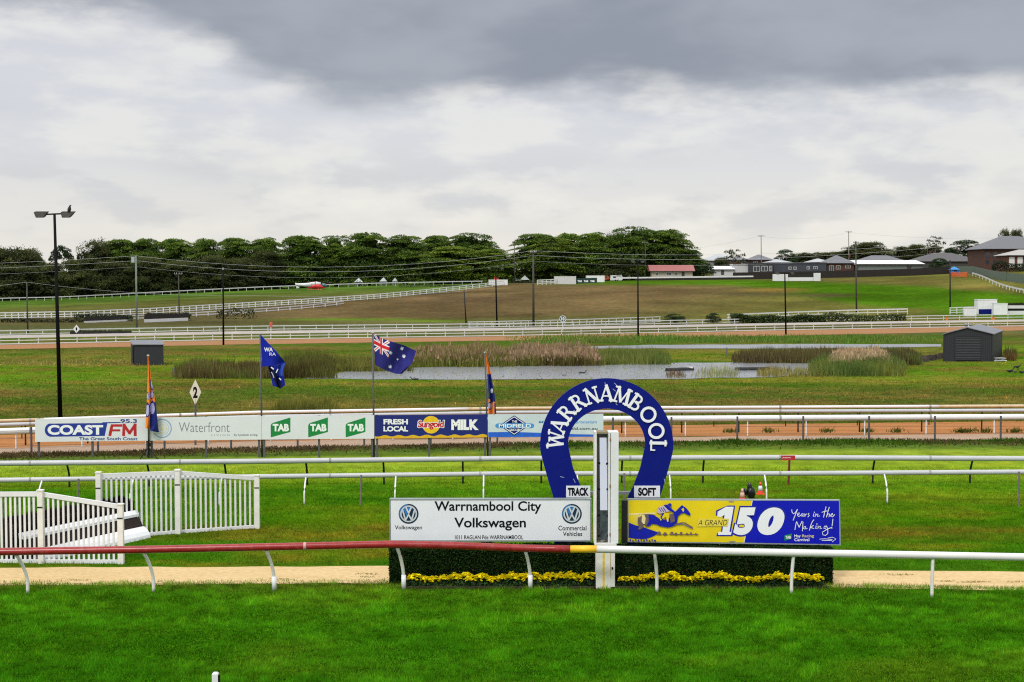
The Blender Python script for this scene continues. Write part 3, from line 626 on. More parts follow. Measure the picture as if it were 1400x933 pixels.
# ------------------------------------------------------------------ winning post
PY = 36.6
def winning_post():
    g = GP(829, 805); Y = g.y; g = Vector((P(829, 700, Y).x, Y, 0))
    t = thing('winning_post', 'tall white open fronted winning post with a mirror strip inside', 'winning post', g)
    X = lambda px, py=680: P(px, py, Y).x
    Z = lambda py: P(829, py, Y).z
    D = .5
    b = MB(); zt, zb = Z(591), Z(743)
    b.lim(X(812.5), X(815.6), Y, Y+D, zb, zt); b.build('side_panel', OLDWHITE, t)
    b = MB(); b.lim(X(831.5), X(845.5), Y-.01, Y+D, zb, zt-.003); b.build('side_panel', WHITE, t)
    MB().lim(X(833.9), X(834.7), Y-.016, Y-.0101, zb+.02, zt-.02).build('panel_seam', M('seam_grey', (.16, .15, .13), .7), t)
    MB().lim(X(815.6), X(831.5), Y+D-.05, Y+D-.002, zb, zt-.004).build('back_panel', M('inside_grey', (.27, .27, .28), .6, .1), t)
    MB().lim(X(815.6), X(831.5), Y+.02, Y+D-.051, zt-.05, zt-.006).build('top_cap', M('cap_cream', (.22, .19, .11), .6), t)
    m = bpy.data.materials.new('mirror'); m.use_nodes = True; q = m.node_tree.nodes['Principled BSDF']; q.inputs['Metallic'].default_value = 1; q.inputs['Roughness'].default_value = .06; q.inputs['Base Color'].default_value = (.86, .9, .95, 1)
    nn = m.node_tree.nodes.new('ShaderNodeTexNoise'); nn.inputs['Scale'].default_value = 3; bb = m.node_tree.nodes.new('ShaderNodeBump'); bb.inputs['Strength'].default_value = .02
    m.node_tree.links.new(nn.outputs[0], bb.inputs['Height']); m.node_tree.links.new(bb.outputs[0], q.inputs['Normal'])
    # the mirror leans back so that it shows the sky behind the stand
    def lean(z0, z1, y0, y1, x0, x1): return MB().prism([(x0, y0, z0), (x1, y0, z0), (x1, y1, z1), (x0, y1, z1)], (0, .02, 0))
    lean(Z(698.5), Z(601), Y+.08, Y+.40, X(820.8), X(830.8)).build('mirror', m, t)
    lean(Z(738), Z(698.9), Y+.05, Y+.07, X(820.8), X(830.8)).build('reflection_pane', M('painted_stand_reflection', (.045, .055, .065), .25, .5, 6, spec=.6), t)  # dark colour painted in for the grandstand's reflection at the mirror's foot
    for py in (634, 669.5, 705.5, 733.5):
        MB().lim(X(817.2), X(820.6), Y+.02, Y+.1, Z(py+1.3), Z(py-1.3)).build('bracket', BLACK, t)
        MB().lim(X(830.2), X(831.4), Y+.02, Y+.1, Z(py+1.1), Z(py-1.1)).build('bracket', BLACK, t)
    RUST = M('rust', (.2, .08, .03), .8, .4, 20)
    for py in (601, 664.5, 731): MB().lim(X(833.4), X(834.8), Y-.03, Y-.0165, Z(py+2), Z(py-2)).build('hinge', RUST, t)
    b = MB(); b.lim(X(815), X(835.3), Y-.02, Y+.42, 0, zb-.002); b.lim(X(835.3), X(841), Y-.012, Y+.42, 0, zb-.004); b.build('pedestal', OLDWHITE, t)
    MB().lim(X(813), X(843), Y-.03, Y+.44, zb-.06, zb-.003).build('collar', OLDWHITE, t)
    b = MB(); b.lim(X(824), X(827), Y-.024, Y-.0201, .02, zb-.061); b.build('yellow_stripe', M('stripe_yellow', (.72, .5, .03), .5, .2, 10, dirt=.3, dirtcol=(.7, .65, .5)), t)
    b = MB(); b.lim(X(834.6), X(835.2), Y-.024, Y-.0201, .3, zb-.061); b.build('rust_streak', M('rust_streak', (.5, .3, .05), .7, .4, 14), t)
    MB().lim(X(836.4), X(838.6), Y-.03, Y-.0121, Z(778.5), Z(775.5)).build('latch', BLACK, t)
winning_post()

# ------------------------------------------------------------------ horseshoe arch
HY = 37.6
GL = {  # slab serif capitals on a unit square: strokes (x0,y0,x1,y1,width)
 'W': ([(.10, 1, .30, 0, .15), (.30, .05, .50, .9, .09), (.50, .9, .70, .02, .15), (.70, .02, .90, 1, .09)], [(-.02, 1, .24, 1), (.78, 1, 1.02, 1), (.38, .93, .6, .93)]),
 'A': ([(.12, 0, .5, 1, .09), (.5, 1, .86, 0, .17), (.25, .33, .74, .33, .08)], [(0, 0, .26, 0), (.7, 0, 1.02, 0)]),
 'R': ([(.2, 0, .2, 1, .17), ('arc', .42, .74, .24, .22, -95, 95, .13), (.2, .96, .46, .96, .09), (.2, .51, .46, .51, .09), (.5, .5, .86, .02, .16)], [(.03, 0, .4, 0), (.02, 1, .3, 1), (.72, 0, 1.02, 0)]),
 'N': ([(.16, 0, .16, 1, .09), (.14, 1, .84, 0, .17), (.84, 0, .84, 1, .09)], [(0, 0, .32, 0), (0, 1, .26, 1), (.7, 1, 1.0, 1)]),
 'M': ([(.12, 0, .18, 1, .09), (.18, 1, .5, .1, .15), (.5, .1, .82, 1, .09), (.82, 1, .88, 0, .17)], [(-.04, 0, .28, 0), (.0, 1, .26, 1), (.74, 1, 1.0, 1), (.7, 0, 1.06, 0)]),
 'B': ([(.2, 0, .2, 1, .17), ('arc', .44, .75, .22, .21, -95, 95, .13), ('arc', .44, .27, .30, .23, -95, 95, .14), (.2, .96, .48, .96, .08), (.2, .51, .48, .51, .08), (.2, .04, .48, .04, .08)], [(.03, 0, .3, 0), (.03, 1, .3, 1)]),
 'O': ([('arc', .5, .5, .38, .44, 0, 360, .17)], []),
 'L': ([(.28, 0, .28, 1, .17), (.28, .05, .86, .05, .1), (.84, .02, .86, .28, .08)], [(.08, 1, .5, 1), (.08, 0, .3, 0)]),
}
def horseshoe():
    cx, cy = 829.5, 608.5
    t = thing('horseshoe_arch', 'big navy horseshoe arch with white town name lettering behind the winning post', 'arch', Vector((P(cx, 700, HY).x, HY, 0)))
    out = [(cx+91*math.cos(a), cy-91*math.sin(a)) for a in np.linspace(R(-6), R(186), 64)]
    inn = [(cx+52.7*math.cos(a), cy-1.5-48*math.sin(a) if math.sin(a) > 0 else cy-1.5-52*math.sin(a)) for a in np.linspace(R(184), R(-4), 48)]
    left = [(743, 634), (749.5, 657), (757, 681), (758, 745)]
    li = [(802, 745), (801, 681), (793.5, 664), (783.5, 640)]
    ri = [(875.5, 640), (866.5, 664), (858, 681), (857, 745)]; ro = [(901, 745), (902, 681), (909.5, 657), (916, 634)]
    O = out+left; I = list(reversed(li)); 
    poly = out+left+li+inn+ri+ro
    # quads between outer and inner outlines
    outer = [(901, 745), (902, 681), (909.5, 657), (916, 634)]+out+left
    inner = [(857, 745), (858, 681), (866.5, 664), (875.5, 640)]+[(x, y) for x, y in reversed(inn)]+list(reversed(li))
    def resample(pts, n):
        p = np.array(pts); s = np.r_[0, np.cumsum(np.hypot(*np.diff(p, axis=0).T))]; q = np.linspace(0, s[-1], n)
        return np.stack([np.interp(q, s, p[:, 0]), np.interp(q, s, p[:, 1])], -1)
    n = 120; o_ = resample(outer, n); i_ = resample(inner, n); b = MB(); vs = []
    for k in range(n):
        for dy in (0, .09):
            vs.append(P(o_[k][0], o_[k][1], HY)+Vector((0, dy, 0))); vs.append(P(i_[k][0], i_[k][1], HY)+Vector((0, dy, 0)))
    fs = []
    for k in range(n-1):
        a, c = 4*k, 4*k+4; fs += [(a, a+1, c+1, c), (a+2, c+2, c+3, a+3), (a, c, c+2, a+2), (a+1, a+3, c+3, c+1)]
    fs += [(0, 2, 3, 1), (4*n-4, 4*n-3, 4*n-1, 4*n-2)]
    b.add(vs, fs); b.build('arch_panel', M('arch_navy', (.0015, .007, .165), .5, .05, 2, dirt=.1, dirtcol=(.03, .04, .16), dscale=3, spec=.15), t)
    d = Decal(HY); h = 21.5
    for ch, ang, wd in (('W', -84, 24), ('A', -68, 19), ('R', -50.5, 19), ('R', -33.5, 19), ('N', -16.8, 18.5), ('A', -.4, 19.5), ('M', 17.5, 22.5), ('B', 35.8, 20), ('O', 54, 24), ('O', 74.4, 24), ('L', 91, 17)):
        a = R(ang); rm = 70.5
        def tr(x, y):
            lx = (x-.5)*wd; ly = (y-.5)*h; r = rm+ly
            return cx+r*math.sin(a)+lx*math.cos(a), cy-(r*math.cos(a)-lx*math.sin(a))
        st, se = GL[ch]
        for s in st:
            if s[0] == 'arc':
                _, ax, ay, rx, ry, a0, a1, w = s
                d.stroke([tr(ax+rx*math.cos(R(q)), ay+ry*math.sin(R(q))) for q in np.linspace(a0, a1, 26)], w*h, LETWHITE)
            else: d.stroke([tr(s[0], s[1]), tr(s[2], s[3])], s[4]*h*1.12, LETWHITE)
        for s in se:
            k = .045 if s[1] < .5 else -.045
            d.stroke([tr(s[0], s[1]+k), tr(s[2], s[3]+k)], .12*h, LETWHITE)
    d.build('lettering', t)
    d = Decal(HY); SC_ = M('scratch', (.35, .4, .6), .6)
    for q in (((827, 523), (828.5, 530)), ((840, 524), (843, 527)), ((838, 532), (841.5, 535)), ((784, 655), (786.5, 660)), ((766, 652), (771, 653)), ((908, 655), (909.5, 660)), ((842, 552), (844, 554)), ((783, 563), (786, 561))): d.stroke(q, .7, SC_)
    d.build('scratches', t)
    a = P(785, 672, HY+.15); c = P(873, 676, HY+.15)
    MB().lim(a.x, c.x, HY+.1, HY+.2, c.z, a.z).build('crossbeam', GALV, t)
    for px in (770, 888): MB().tube([Vector((P(px, 700, HY+.2).x, HY+.2, 0)), P(px, 660, HY+.2)], .06, 8).build('leg', GREYPOST, t)
    for s, x0, x1, tx0, tx1 in (('TRACK', 774, 807, 776.2, 804.8), ('SOFT', 867, 902.3, 872.5, 897)):
        Y = HY-.06; p = P(x0, 664.6, Y); q = P(x1, 680.4, Y)
        o = tag(MB().lim(p.x, q.x, Y, Y+.04, q.z, p.z).build('sign_plate', SIGNWHITE, None, (p.x, Y, q.z)), {'TRACK': 'small white plate reading TRACK on the left leg of the horseshoe arch', 'SOFT': 'small white plate reading SOFT on the right leg of the horseshoe arch'}[s], 'sign', 'condition plates on the arch')
        W[o.name] = Vector((p.x, Y, q.z)); d = Decal(Y); d.text(s, tx0, tx1, 667, 678.2, INK, .05); d.build('lettering', o)
horseshoe()

# ------------------------------------------------------------------ the two sponsor signs
FRAME = M('aluminium_frame', (.28, .32, .33), .45, .08, metal=.2)
def emblem(t, Y, cx, cy):
    d = Decal(Y); DK = M('emblem_navy', (.006, .02, .05), .4); SL = M('emblem_silver', (.52, .58, .62), .4); BL = M('emblem_blue', (.03, .16, .42), .4)
    d.disc(cx, cy, 13.6, DK); d.ring(cx, cy, 10, 13.2, BL, a0=95, a1=200); d.ring(cx, cy, 9.6, 11.5, SL); 
    d.poly([(cx-2.6, cy-9), (cx+2.6, cy-9), (cx, cy-3)], BL); d.poly([(cx-7, cy-6.5), (cx-4.6, cy-8), (cx-1.2, cy+.5), (cx-3.2, cy+3)], BL)
    d.stroke([(cx-3.9, cy-9.4), (cx, cy-.9)], 2.1, SL); d.stroke([(cx, cy-.9), (cx+3.9, cy-9.4)], 2.1, SL)
    for s in (-1, 1):
        d.stroke([(cx+8.3*s, cy-5.6), (cx+4.2*s, cy+8.4)], 2.1, SL); d.stroke([(cx+4.2*s, cy+8.4), (cx, cy+1)], 2.0, SL)
    d.build('emblem', t)
def left_sign():
    Y = 36.9; g = Vector((P(670, 745, Y).x, Y, 0))
    t = thing('advertising_sign', 'long white sign with black dealership lettering and two round emblems above the hedge', 'sign', g, 'signs beside the winning post')
    p, q = P(532.5, 682, Y), P(808.5, 740.5, Y)
    MB().lim(p.x+.03, q.x-.03, Y, Y+.12, q.z+.03, p.z-.03).build('panel', SIGNWHITE, t)
    b = MB(); f = .035
    b.lim(p.x, q.x, Y-.012, Y+.14, p.z-f, p.z); b.lim(p.x, q.x, Y-.012, Y+.14, q.z, q.z+f); b.lim(p.x, p.x+f*.6, Y-.011, Y+.139, q.z+f, p.z-f); b.lim(q.x-f*.6, q.x, Y-.011, Y+.139, q.z+f, p.z-f); b.build('frame', FRAME, t)
    for px in (560, 670, 780): x = P(px, 700, Y).x; MB().lim(x-.04, x+.04, Y+.141, Y+.22, 0, p.z-.1).build('leg', GREYPOST, t)
    d = Decal(Y)
    d.text('Warrnambool City', 594, 740, 685.4, 702.8, INK, .018); d.build('name_lettering', t)
    d = Decal(Y); d.text('Volkswagen', 621, 719, 708, 725.6, INK, .018); d.build('name_lettering', t)
    d = Decal(Y); d.text('1011 RAGLAN Pde WARRNAMBOOL', 622, 715.4, 732, 737.6, INK, .012); d.build('address_lettering', t)
    d = Decal(Y); d.text('Volkswagen', 539.7, 577, 718.6, 725.6, INK, .01); d.build('caption_lettering', t); d = Decal(Y); d.text('Commercial', 763.4, 801.8, 719, 725.4, INK, .01); d.text('Vehicles', 769.6, 796, 727, 733.2, INK, .01); d.build('caption_lettering', t)
    emblem(t, Y, 558.6, 702.8); emblem(t, Y, 781.8, 702.8)
left_sign()
def right_sign():
    Y = 36.9; g = Vector((P(1003, 745, Y).x, Y, 0))
    t = thing('advertising_sign', 'long yellow and blue sign with a galloping horse and a big 150 above the hedge', 'sign', g, 'signs beside the winning post')
    TL, TR, BR_, BL_ = (858, 682.5), (1148.5, 684), (1149.5, 746), (858, 741.5)
    b = MB(); b.prism([P(*c, Y) for c in (TL, TR, BR_, BL_)], (0, .14, 0)); b.build('panel', FRAME, t)
    Z = lambda x, y: (855+x/9.032, 680+y/9.029)          # zoomed detail coordinates -> photo pixels
    Z2 = lambda x, y: (1000+x/9.032, 680+y/9.029)
    d = Decal(Y); d.poly([(859.2, 684.2), (1029, 684.8), (1017.6, 742), (859.2, 740.2)], YELLOW); d.poly([(1029, 684.8), (1147, 685.2), (1147.8, 744.3), (1017.6, 742)], ROYAL)
    d.stroke([(1028.6, 685), (1017.4, 742)], .7, LETWHITE); d.build('face', t)
    F0 = Y; Y = Y-.005
    BLU = M('print_blue', (.006, .012, .34), .5, spec=.2); BRN = M('print_shade', (.13, .09, .09), .5, .3, 18); PALE = M('print_cream', (.72, .62, .30), .5); PUR = M('print_lilac', (.52, .42, .45), .5)
    d = Decal(Y)
    d.poly([Z(40, 203), Z(370, 190), Z(370, 207), Z(40, 220)], PALE)
    for x in range(52, 380, 27): d.stroke([Z(x, 215), Z(x, 330 if x < 300 else 420)], .55, PALE)
    d.poly([Z(40, 312), Z(120, 345), Z(230, 372), Z(330, 408), Z(402, 432), Z(402, 450), Z(330, 490), Z(245, 518), Z(120, 512), Z(40, 500)], BLU)
    for k, x in enumerate(range(60, 400, 34)): d.disc(*Z(x, 528+(k % 2)*8), 1.3, BRN if k % 3 else BLU, 10)
    for k, x in enumerate((415, 490, 575, 625, 690, 760, 810, 870)): d.disc(*Z(x, 444+(k % 2)*10), 2.6-.2*k, BRN, 12); d.stroke([Z(x-30, 460), Z(x+30, 462)], 1.2, BRN)
    d.poly([Z(x, y) for x, y in ((160, 330), (158, 285), (176, 250), (222, 212), (290, 206), (372, 220), (372, 310), (330, 330), (290, 360), (245, 362), (228, 320), (216, 372), (182, 388), (158, 396), (170, 350))], BRN)
    d.poly([Z(x, y) for x, y in ((205, 222), (235, 216), (250, 260), (240, 330), (222, 330), (200, 300))], PALE)
    d.poly([Z(x, y) for x, y in ((285, 214), (345, 220), (400, 250), (450, 290), (560, 250), (600, 195), (636, 160), (690, 104), (708, 100), (722, 116), (748, 130), (780, 170), (806, 205), (798, 228), (764, 216), (725, 192), (690, 202), (652, 232), (640, 300), (622, 345), (570, 366), (520, 374), (430, 358), (385, 335), (330, 330), (290, 362), (262, 360), (290, 290))], BLU)
    d.stroke([Z(610, 340), Z(690, 318), Z(735, 318), Z(790, 352), Z(828, 374), Z(826, 386)], 1.6, BRN); d.stroke([Z(630, 338), Z(700, 330), Z(770, 362), Z(810, 382)], .9, BLU)
    d.stroke([Z(215, 372), Z(185, 395), Z(160, 392)], 1.1, BRN); d.stroke([Z(165, 250), Z(160, 290), Z(158, 330)], 1.5, BRN)
    d.poly([Z(x, y) for x, y in ((692, 150), (716, 130), (728, 158), (715, 185))], YELLOW)
    d.poly([Z(x, y) for x, y in ((384, 182), (400, 140), (440, 112), (500, 100), (540, 130), (560, 170), (480, 190), (420, 205))], PUR)
    for x in (410, 440, 468): d.stroke([Z(x, 130), Z(x+34, 180)], 1.0, BLU)
    d.poly([Z(x, y) for x, y in ((470, 95), (520, 92), (570, 140), (620, 185), (600, 195), (530, 160))], BLU)
    d.disc(*Z(548, 98), 2.6, BLU, 16); d.stroke([Z(528, 108), Z(572, 112)], .8, BRN)
    d.poly([Z(x, y) for x, y in ((470, 190), (540, 200), (532, 300), (516, 305), (500, 240), (430, 290), (425, 262))], YELLOW)
    d.poly([Z(x, y) for x, y in ((545, 200), (600, 215), (612, 300), (560, 320))], BRN)
    d.stroke([Z(470, 200), Z(440, 250), Z(470, 290)], 2.0, BLU)
    d.build('horse_picture', t)
    d = Decal(Y); OUT = NAVY2 = M('outline_blue', (.006, .014, .30), .45)
    for s, x0, x1, y0, y1, sh in (('1', 979.5, 1001.5, 692.5, 731.5, .22), ('5', 1002.5, 1033, 694, 731.8, .22), ('0', 1035.5, 1072.5, 694, 731.8, .22)):
        if s != '1': d.text(s, x0-2.4, x1+2.4, y0-2.2, y1+2.2, OUT, .1, sh)
    for s, x0, x1, y0, y1, sh in (('1', 979.5, 1001.5, 692.5, 731.5, .22), ('5', 1002.5, 1033, 694, 731.8, .22), ('0', 1035.5, 1072.5, 694, 731.8, .22)):
        if s != '1': d.text(s, x0, x1, y0, y1, LETWHITE, .075, sh)
    one = [(1135, 242), (1140, 178), (1245, 118), (1338, 118), (1284, 428), (1312, 430), (1304, 466), (1142, 466), (1150, 430), (1196, 428), (1226, 216), (1180, 244)]
    oc = (1230, 300); d.poly([Z(x+math.copysign(18, x-oc[0]), y+math.copysign(15, y-oc[1])) for x, y in one], OUT); d.poly([Z(x, y) for x, y in one], LETWHITE)
    d.disc(1013.5, 719.5, 5, OUT, 20, .5); d.disc(1014, 719.3, 3.8, YELLOW, 20, .45)
    d.build('number', t)
    d = Decal(Y-.012); d.poly([(955, 709.3), (996.5, 709.3), (995, 719.8), (952.5, 720.2)], PALE if False else M('print_gold', (.70, .57, .06), .5)); d.text('A GRAND', 954.4, 994.4, 711, 718.6, INK, -.004, .25); d.build('slogan_lettering', t)
    d = Decal(Y); q = []
    for pts in ([(745, 155), (748, 185), (765, 205), (790, 190), (815, 150)], [(815, 150), (790, 215), (762, 285)], [(815, 222), (840, 207), (836, 193), (820, 198), (815, 225), (830, 240), (856, 226)],
                [(888, 206), (866, 206), (858, 228), (872, 236), (886, 212), (886, 236), (900, 234)], [(905, 206), (909, 240), (914, 216), (932, 206)], [(958, 198), (946, 210), (962, 226), (944, 243)],
                [(1017, 205), (1010, 236), (1026, 236)], [(1040, 206), (1036, 240), (1052, 210), (1068, 208), (1064, 238), (1088, 232)], [(1168, 118), (1150, 190), (1138, 247)], [(1118, 186), (1184, 168)],
                [(1208, 124), (1188, 190), (1174, 246)], [(1176, 230), (1195, 206), (1212, 206), (1206, 243)], [(1224, 226), (1254, 212), (1248, 199), (1230, 212), (1226, 236), (1250, 243), (1276, 214)],
                [(784, 402), (796, 330), (806, 303)], [(806, 303), (836, 372)], [(836, 372), (870, 300)], [(870, 300), (884, 306), (876, 418)], [(918, 364), (896, 366), (889, 388), (905, 393), (918, 366), (918, 393), (936, 386)],
                [(1018, 280), (1000, 300), (980, 345), (964, 408)], [(1012, 348), (976, 375)], [(976, 375), (1018, 386)], [(1046, 355), (1040, 387), (1056, 386)], [(1070, 356), (1067, 391), (1082, 362), (1100, 357), (1094, 391), (1116, 382)],
                [(1178, 356), (1148, 360), (1140, 383), (1160, 389), (1178, 358), (1190, 400), (1190, 448), (1160, 474), (1128, 464), (1124, 432), (1180, 396), (1236, 374)], [(1253, 270), (1243, 355)]):
        d.stroke([Z2(*p) for p in pts], .95, LETWHITE)
    for p in ((1024, 186), (1056, 332), (1240, 381)): d.disc(*Z2(*p), .75, LETWHITE, 10)
    d.build('script_lettering', t)
    d = Decal(Y); d.poly([(1072.4, 732.5), (1082.6, 729.6), (1082.6, 736.8), (1072.4, 739.6)], GREENV); d.text('TAB', 1074, 1081.2, 732.8, 736.8, LETWHITE, .04); d.build('green_logo', t)
    d = Decal(Y); d.text('May', 1086, 1094.6, 731.2, 736, LETWHITE, .02); d.text('Racing', 1096.6, 1112.8, 731, 736, M('gold_vinyl', (.6, .5, .2), .5), .02); d.text('Carnival', 1086, 1106.5, 736, 740.2, LETWHITE, .02); d.build('carnival_lettering', t)
    d = Decal(Y); d.stroke([(1120.5, 737.4), (1128, 736.8), (1138, 738)], .7, LETWHITE); d.stroke([(1124, 739), (1137, 739)], 1.0, LETWHITE); d.stroke([(1132, 736), (1138, 734.6), (1143, 737), (1138, 741)], .8, LETWHITE); d.build('swoosh_logo', t)
    d = Decal(Y); 
    for a, c, y in ((995, 1004, 686.2), (996, 1006, 740.6)): d.poly([(a, y), (a+4, y-1), (c, y-.6), (c-1, y+.8), (a+3, y+1)], M('cable_tie_grey', (.25, .24, .16), .6))
    d.build('fixing_tabs', t)
    Y = F0
    p, q = P(850, 684, Y+.05), P(857.6, 743, Y+.05); MB().lim(p.x, q.x, Y-.01, Y+.16, q.z, p.z).build('end_box', M('black_metal', (.01, .01, .012), .5), t)
    for px in (873, 955, 1076, 1130): x = P(px, 700, Y).x; MB().lim(x-.035, x+.035, Y+.141, Y+.22, 0, P(px, 700, Y).z).build('leg', DARKSTEEL, t)
right_sign()

# ------------------------------------------------------------------ hedges and flowers
def hedge(px0, px1, label, w0, planter=None):
    Y0, Y1 = 36.55, 37.35; x0, x1 = P(px0, 800, Y0).x, P(px1, 800, Y0).x; h = P(700, 748, Y0+.3).z
    t = thing('hedge', label, 'hedge', ((x0+x1)/2, (Y0+Y1)/2, 0), 'clipped hedges below the signs')
    b = MB(); nx, nz, ny = 40, 10, 5
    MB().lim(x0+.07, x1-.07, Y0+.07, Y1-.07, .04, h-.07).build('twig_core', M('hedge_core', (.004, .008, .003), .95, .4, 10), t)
    n = 42000; W3 = [(x1-x0)*h, (x1-x0)*(Y1-Y0), (Y1-Y0)*h, (Y1-Y0)*h]; pr = np.array(W3)/sum(W3)
    f = rng.choice(4, n, p=pr); a, c = rng.random(n), rng.random(n); dep = np.abs(rng.normal(0, .035, n))
    X = np.where(f < 2, x0+a*(x1-x0), np.where(f == 2, x0+dep, x1-dep)); Y = np.where(f == 0, Y0+dep, Y0+c*(Y1-Y0)); Z = np.where(f == 1, h-dep, .03+np.where(f == 0, c, a)*(h-.03))
    bul = (vnoise(X, Z, 2.2, 61)-.5)*.09; Y = Y-np.where(f == 0, bul, 0); Z = Z+np.where(f == 1, bul*1.2, 0); st = rng.random(n) < .035; Y = Y-np.where(st & (f == 0), .07*rng.random(n), 0); Z = Z+np.where(st & (f == 1), .07*rng.random(n), 0); X = X+np.where(st & (f == 3), .07*rng.random(n), 0)-np.where(st & (f == 2), .07*rng.random(n), 0)
    ctr = np.stack([X, Y, Z], -1); u = rng.normal(size=(n, 3)); u /= np.linalg.norm(u, axis=1)[:, None]; v = np.cross(u, rng.normal(size=(n, 3))); v /= np.linalg.norm(v, axis=1)[:, None]
    s = (.014+.016*rng.random(n))[:, None]
    q = np.stack([ctr-u*s*1.5, ctr-v*s*.7, ctr+u*s*1.5, ctr+v*s*.7], 1).reshape(-1, 3)
    col = np.array((.015, .036, .009))*(.35+1.3*rng.random(n))[:, None]; br = rng.random(n) < .02; col[br] = np.array((.05, .075, .02)); dd = rng.random(n) < .02; col[dd] = (.09, .055, .025)
    npmesh('foliage', q, 4, MV('hedge_leaf_%d' % w0, .8, .75, 1.25, 2, .03, .1), col, wl(t), t)
    return t
hl = hedge(532.5, 814, 'clipped dark green hedge under the white sign, left of the winning post', 0)
hr = hedge(843, 1138.5, 'clipped dark green hedge under the yellow and blue sign, right of the winning post', 1)
def edging(px0, px1, label):
    Y = 36.12; p, q = P(px0, 808, Y), P(px1, 808, Y)
    tag(MB().lim(p.x, q.x, Y, Y+.04, 0, .07).build('garden_edging', M('brown_board', (.035, .022, .014), .85, .3, 8, bump=.2), None, (p.x, Y, 0)), label, 'edging', 'timber edging boards')
edging(548, 812, 'dark timber edging board in front of the flowers left of the winning post'); edging(846, 1134, 'dark timber edging board in front of the flowers right of the winning post')
tag(MB().lim(P(800, 800, 36.2).x-4.85, P(800, 800, 36.2).x+6.35, 36.17, 36.54, .0, .05).build('flower_bed_soil', M('dark_soil', (.025, .018, .012), .95, .4, 15, bump=.5), None, (0, 36.3, 0)), 'dark soil bed under the yellow flowers', 'soil', None, 'stuff')
FLEAF = MV('flower_leaf', .6, .8, 1.2, 6, .25, .15); PETAL = MV('petal', .6, .9, 1.1, 9, .2, .45)
def flower_meshes(seed):
    r = np.random.default_rng(seed); n = 420
    th = r.random(n)*2*np.pi; rr = .17*np.sqrt(r.random(n)); z = r.random(n)*.19*(1-.5*(rr/.17)**2)+.015
    c = np.stack([rr*np.cos(th), rr*np.sin(th)*.8, z], -1); u = r.normal(size=(n, 3)); u /= np.linalg.norm(u, axis=1)[:, None]; v = np.cross(u, r.normal(size=(n, 3))); v /= np.linalg.norm(v, axis=1)[:, None]
    s = (.016+.014*r.random(n))[:, None]; q = np.stack([c-u*s*1.4, c-v*s*.7, c+u*s*1.4, c+v*s*.7], 1).reshape(-1, 3)
    fm = npmesh('foliage', q, 4, FLEAF, np.array((.022, .055, .014))*(.5+r.random(n))[:, None], quiet=True)
    m = 62; th = r.random(m)*2*np.pi; rr = .165*np.sqrt(r.random(m)); ctr = np.stack([rr*np.cos(th), rr*np.sin(th)*.8-.02, .15+.09*(1-(rr/.165)**2)+.06*r.random(m)-.03], -1)
    V = []; T = []
    for k in range(m):
        R0 = .021+.012*r.random(); tilt = r.normal(0, .35, 2)-np.array((0, .15))
        base = (np.array((.98, .88, .012)) if r.random() > .15 else np.array((.96, .74, .01)))*(.8+.4*r.random())
        for j in range(9):
            a = 2*math.pi*j/9+r.random()*.3
            e = np.array((math.cos(a), math.sin(a), 0)); p = np.array((-math.sin(a), math.cos(a), 0)); lift = .3+.5*r.random()
            tip = e*R0*1.5+np.array((0, 0, R0*lift)); m1 = e*R0*.75+p*R0*.5+np.array((0, 0, R0*lift*.6)); m2 = e*R0*.75-p*R0*.5+np.array((0, 0, R0*lift*.6))
            quad = np.array([(0, 0, 0), m2, tip, m1]); quad[:, 2] += -(quad[:, 0]*tilt[0]+quad[:, 1]*-tilt[1])*.9
            V.append(ctr[k]+quad); T.append(base)
    bm = npmesh('blossoms', np.concatenate(V), 4, PETAL, np.array(T), quiet=True)
    return fm, bm
FL = [flower_meshes(100+i) for i in range(6)]
def flowers(px0, px1, n, label, group):
    for i in range(n):
        px = px0+(px1-px0)*(i+.5)/n+random.uniform(-2, 2); g = Vector((P(px, 800, 36.32).x, 36.32+random.uniform(-.04, .04), .03))
        t = thing('flowering_plant', label, 'flower', g, group); f, b = FL[i % 6]; k = random.uniform(.82, 1.2); rz = random.uniform(0, .5)
        place(f, 'foliage', t, g, rz, (k*1.15, k, k*1.15)); place(b, 'blossoms', t, g, rz, (k*1.15, k, k*1.25))
flowers(562, 812, 19, 'low plant with bright yellow blossoms in the bed left of the winning post', 'yellow flowers left of the winning post')
flowers(847, 1122, 21, 'low plant with bright yellow blossoms in the bed right of the winning post', 'yellow flowers right of the winning post')

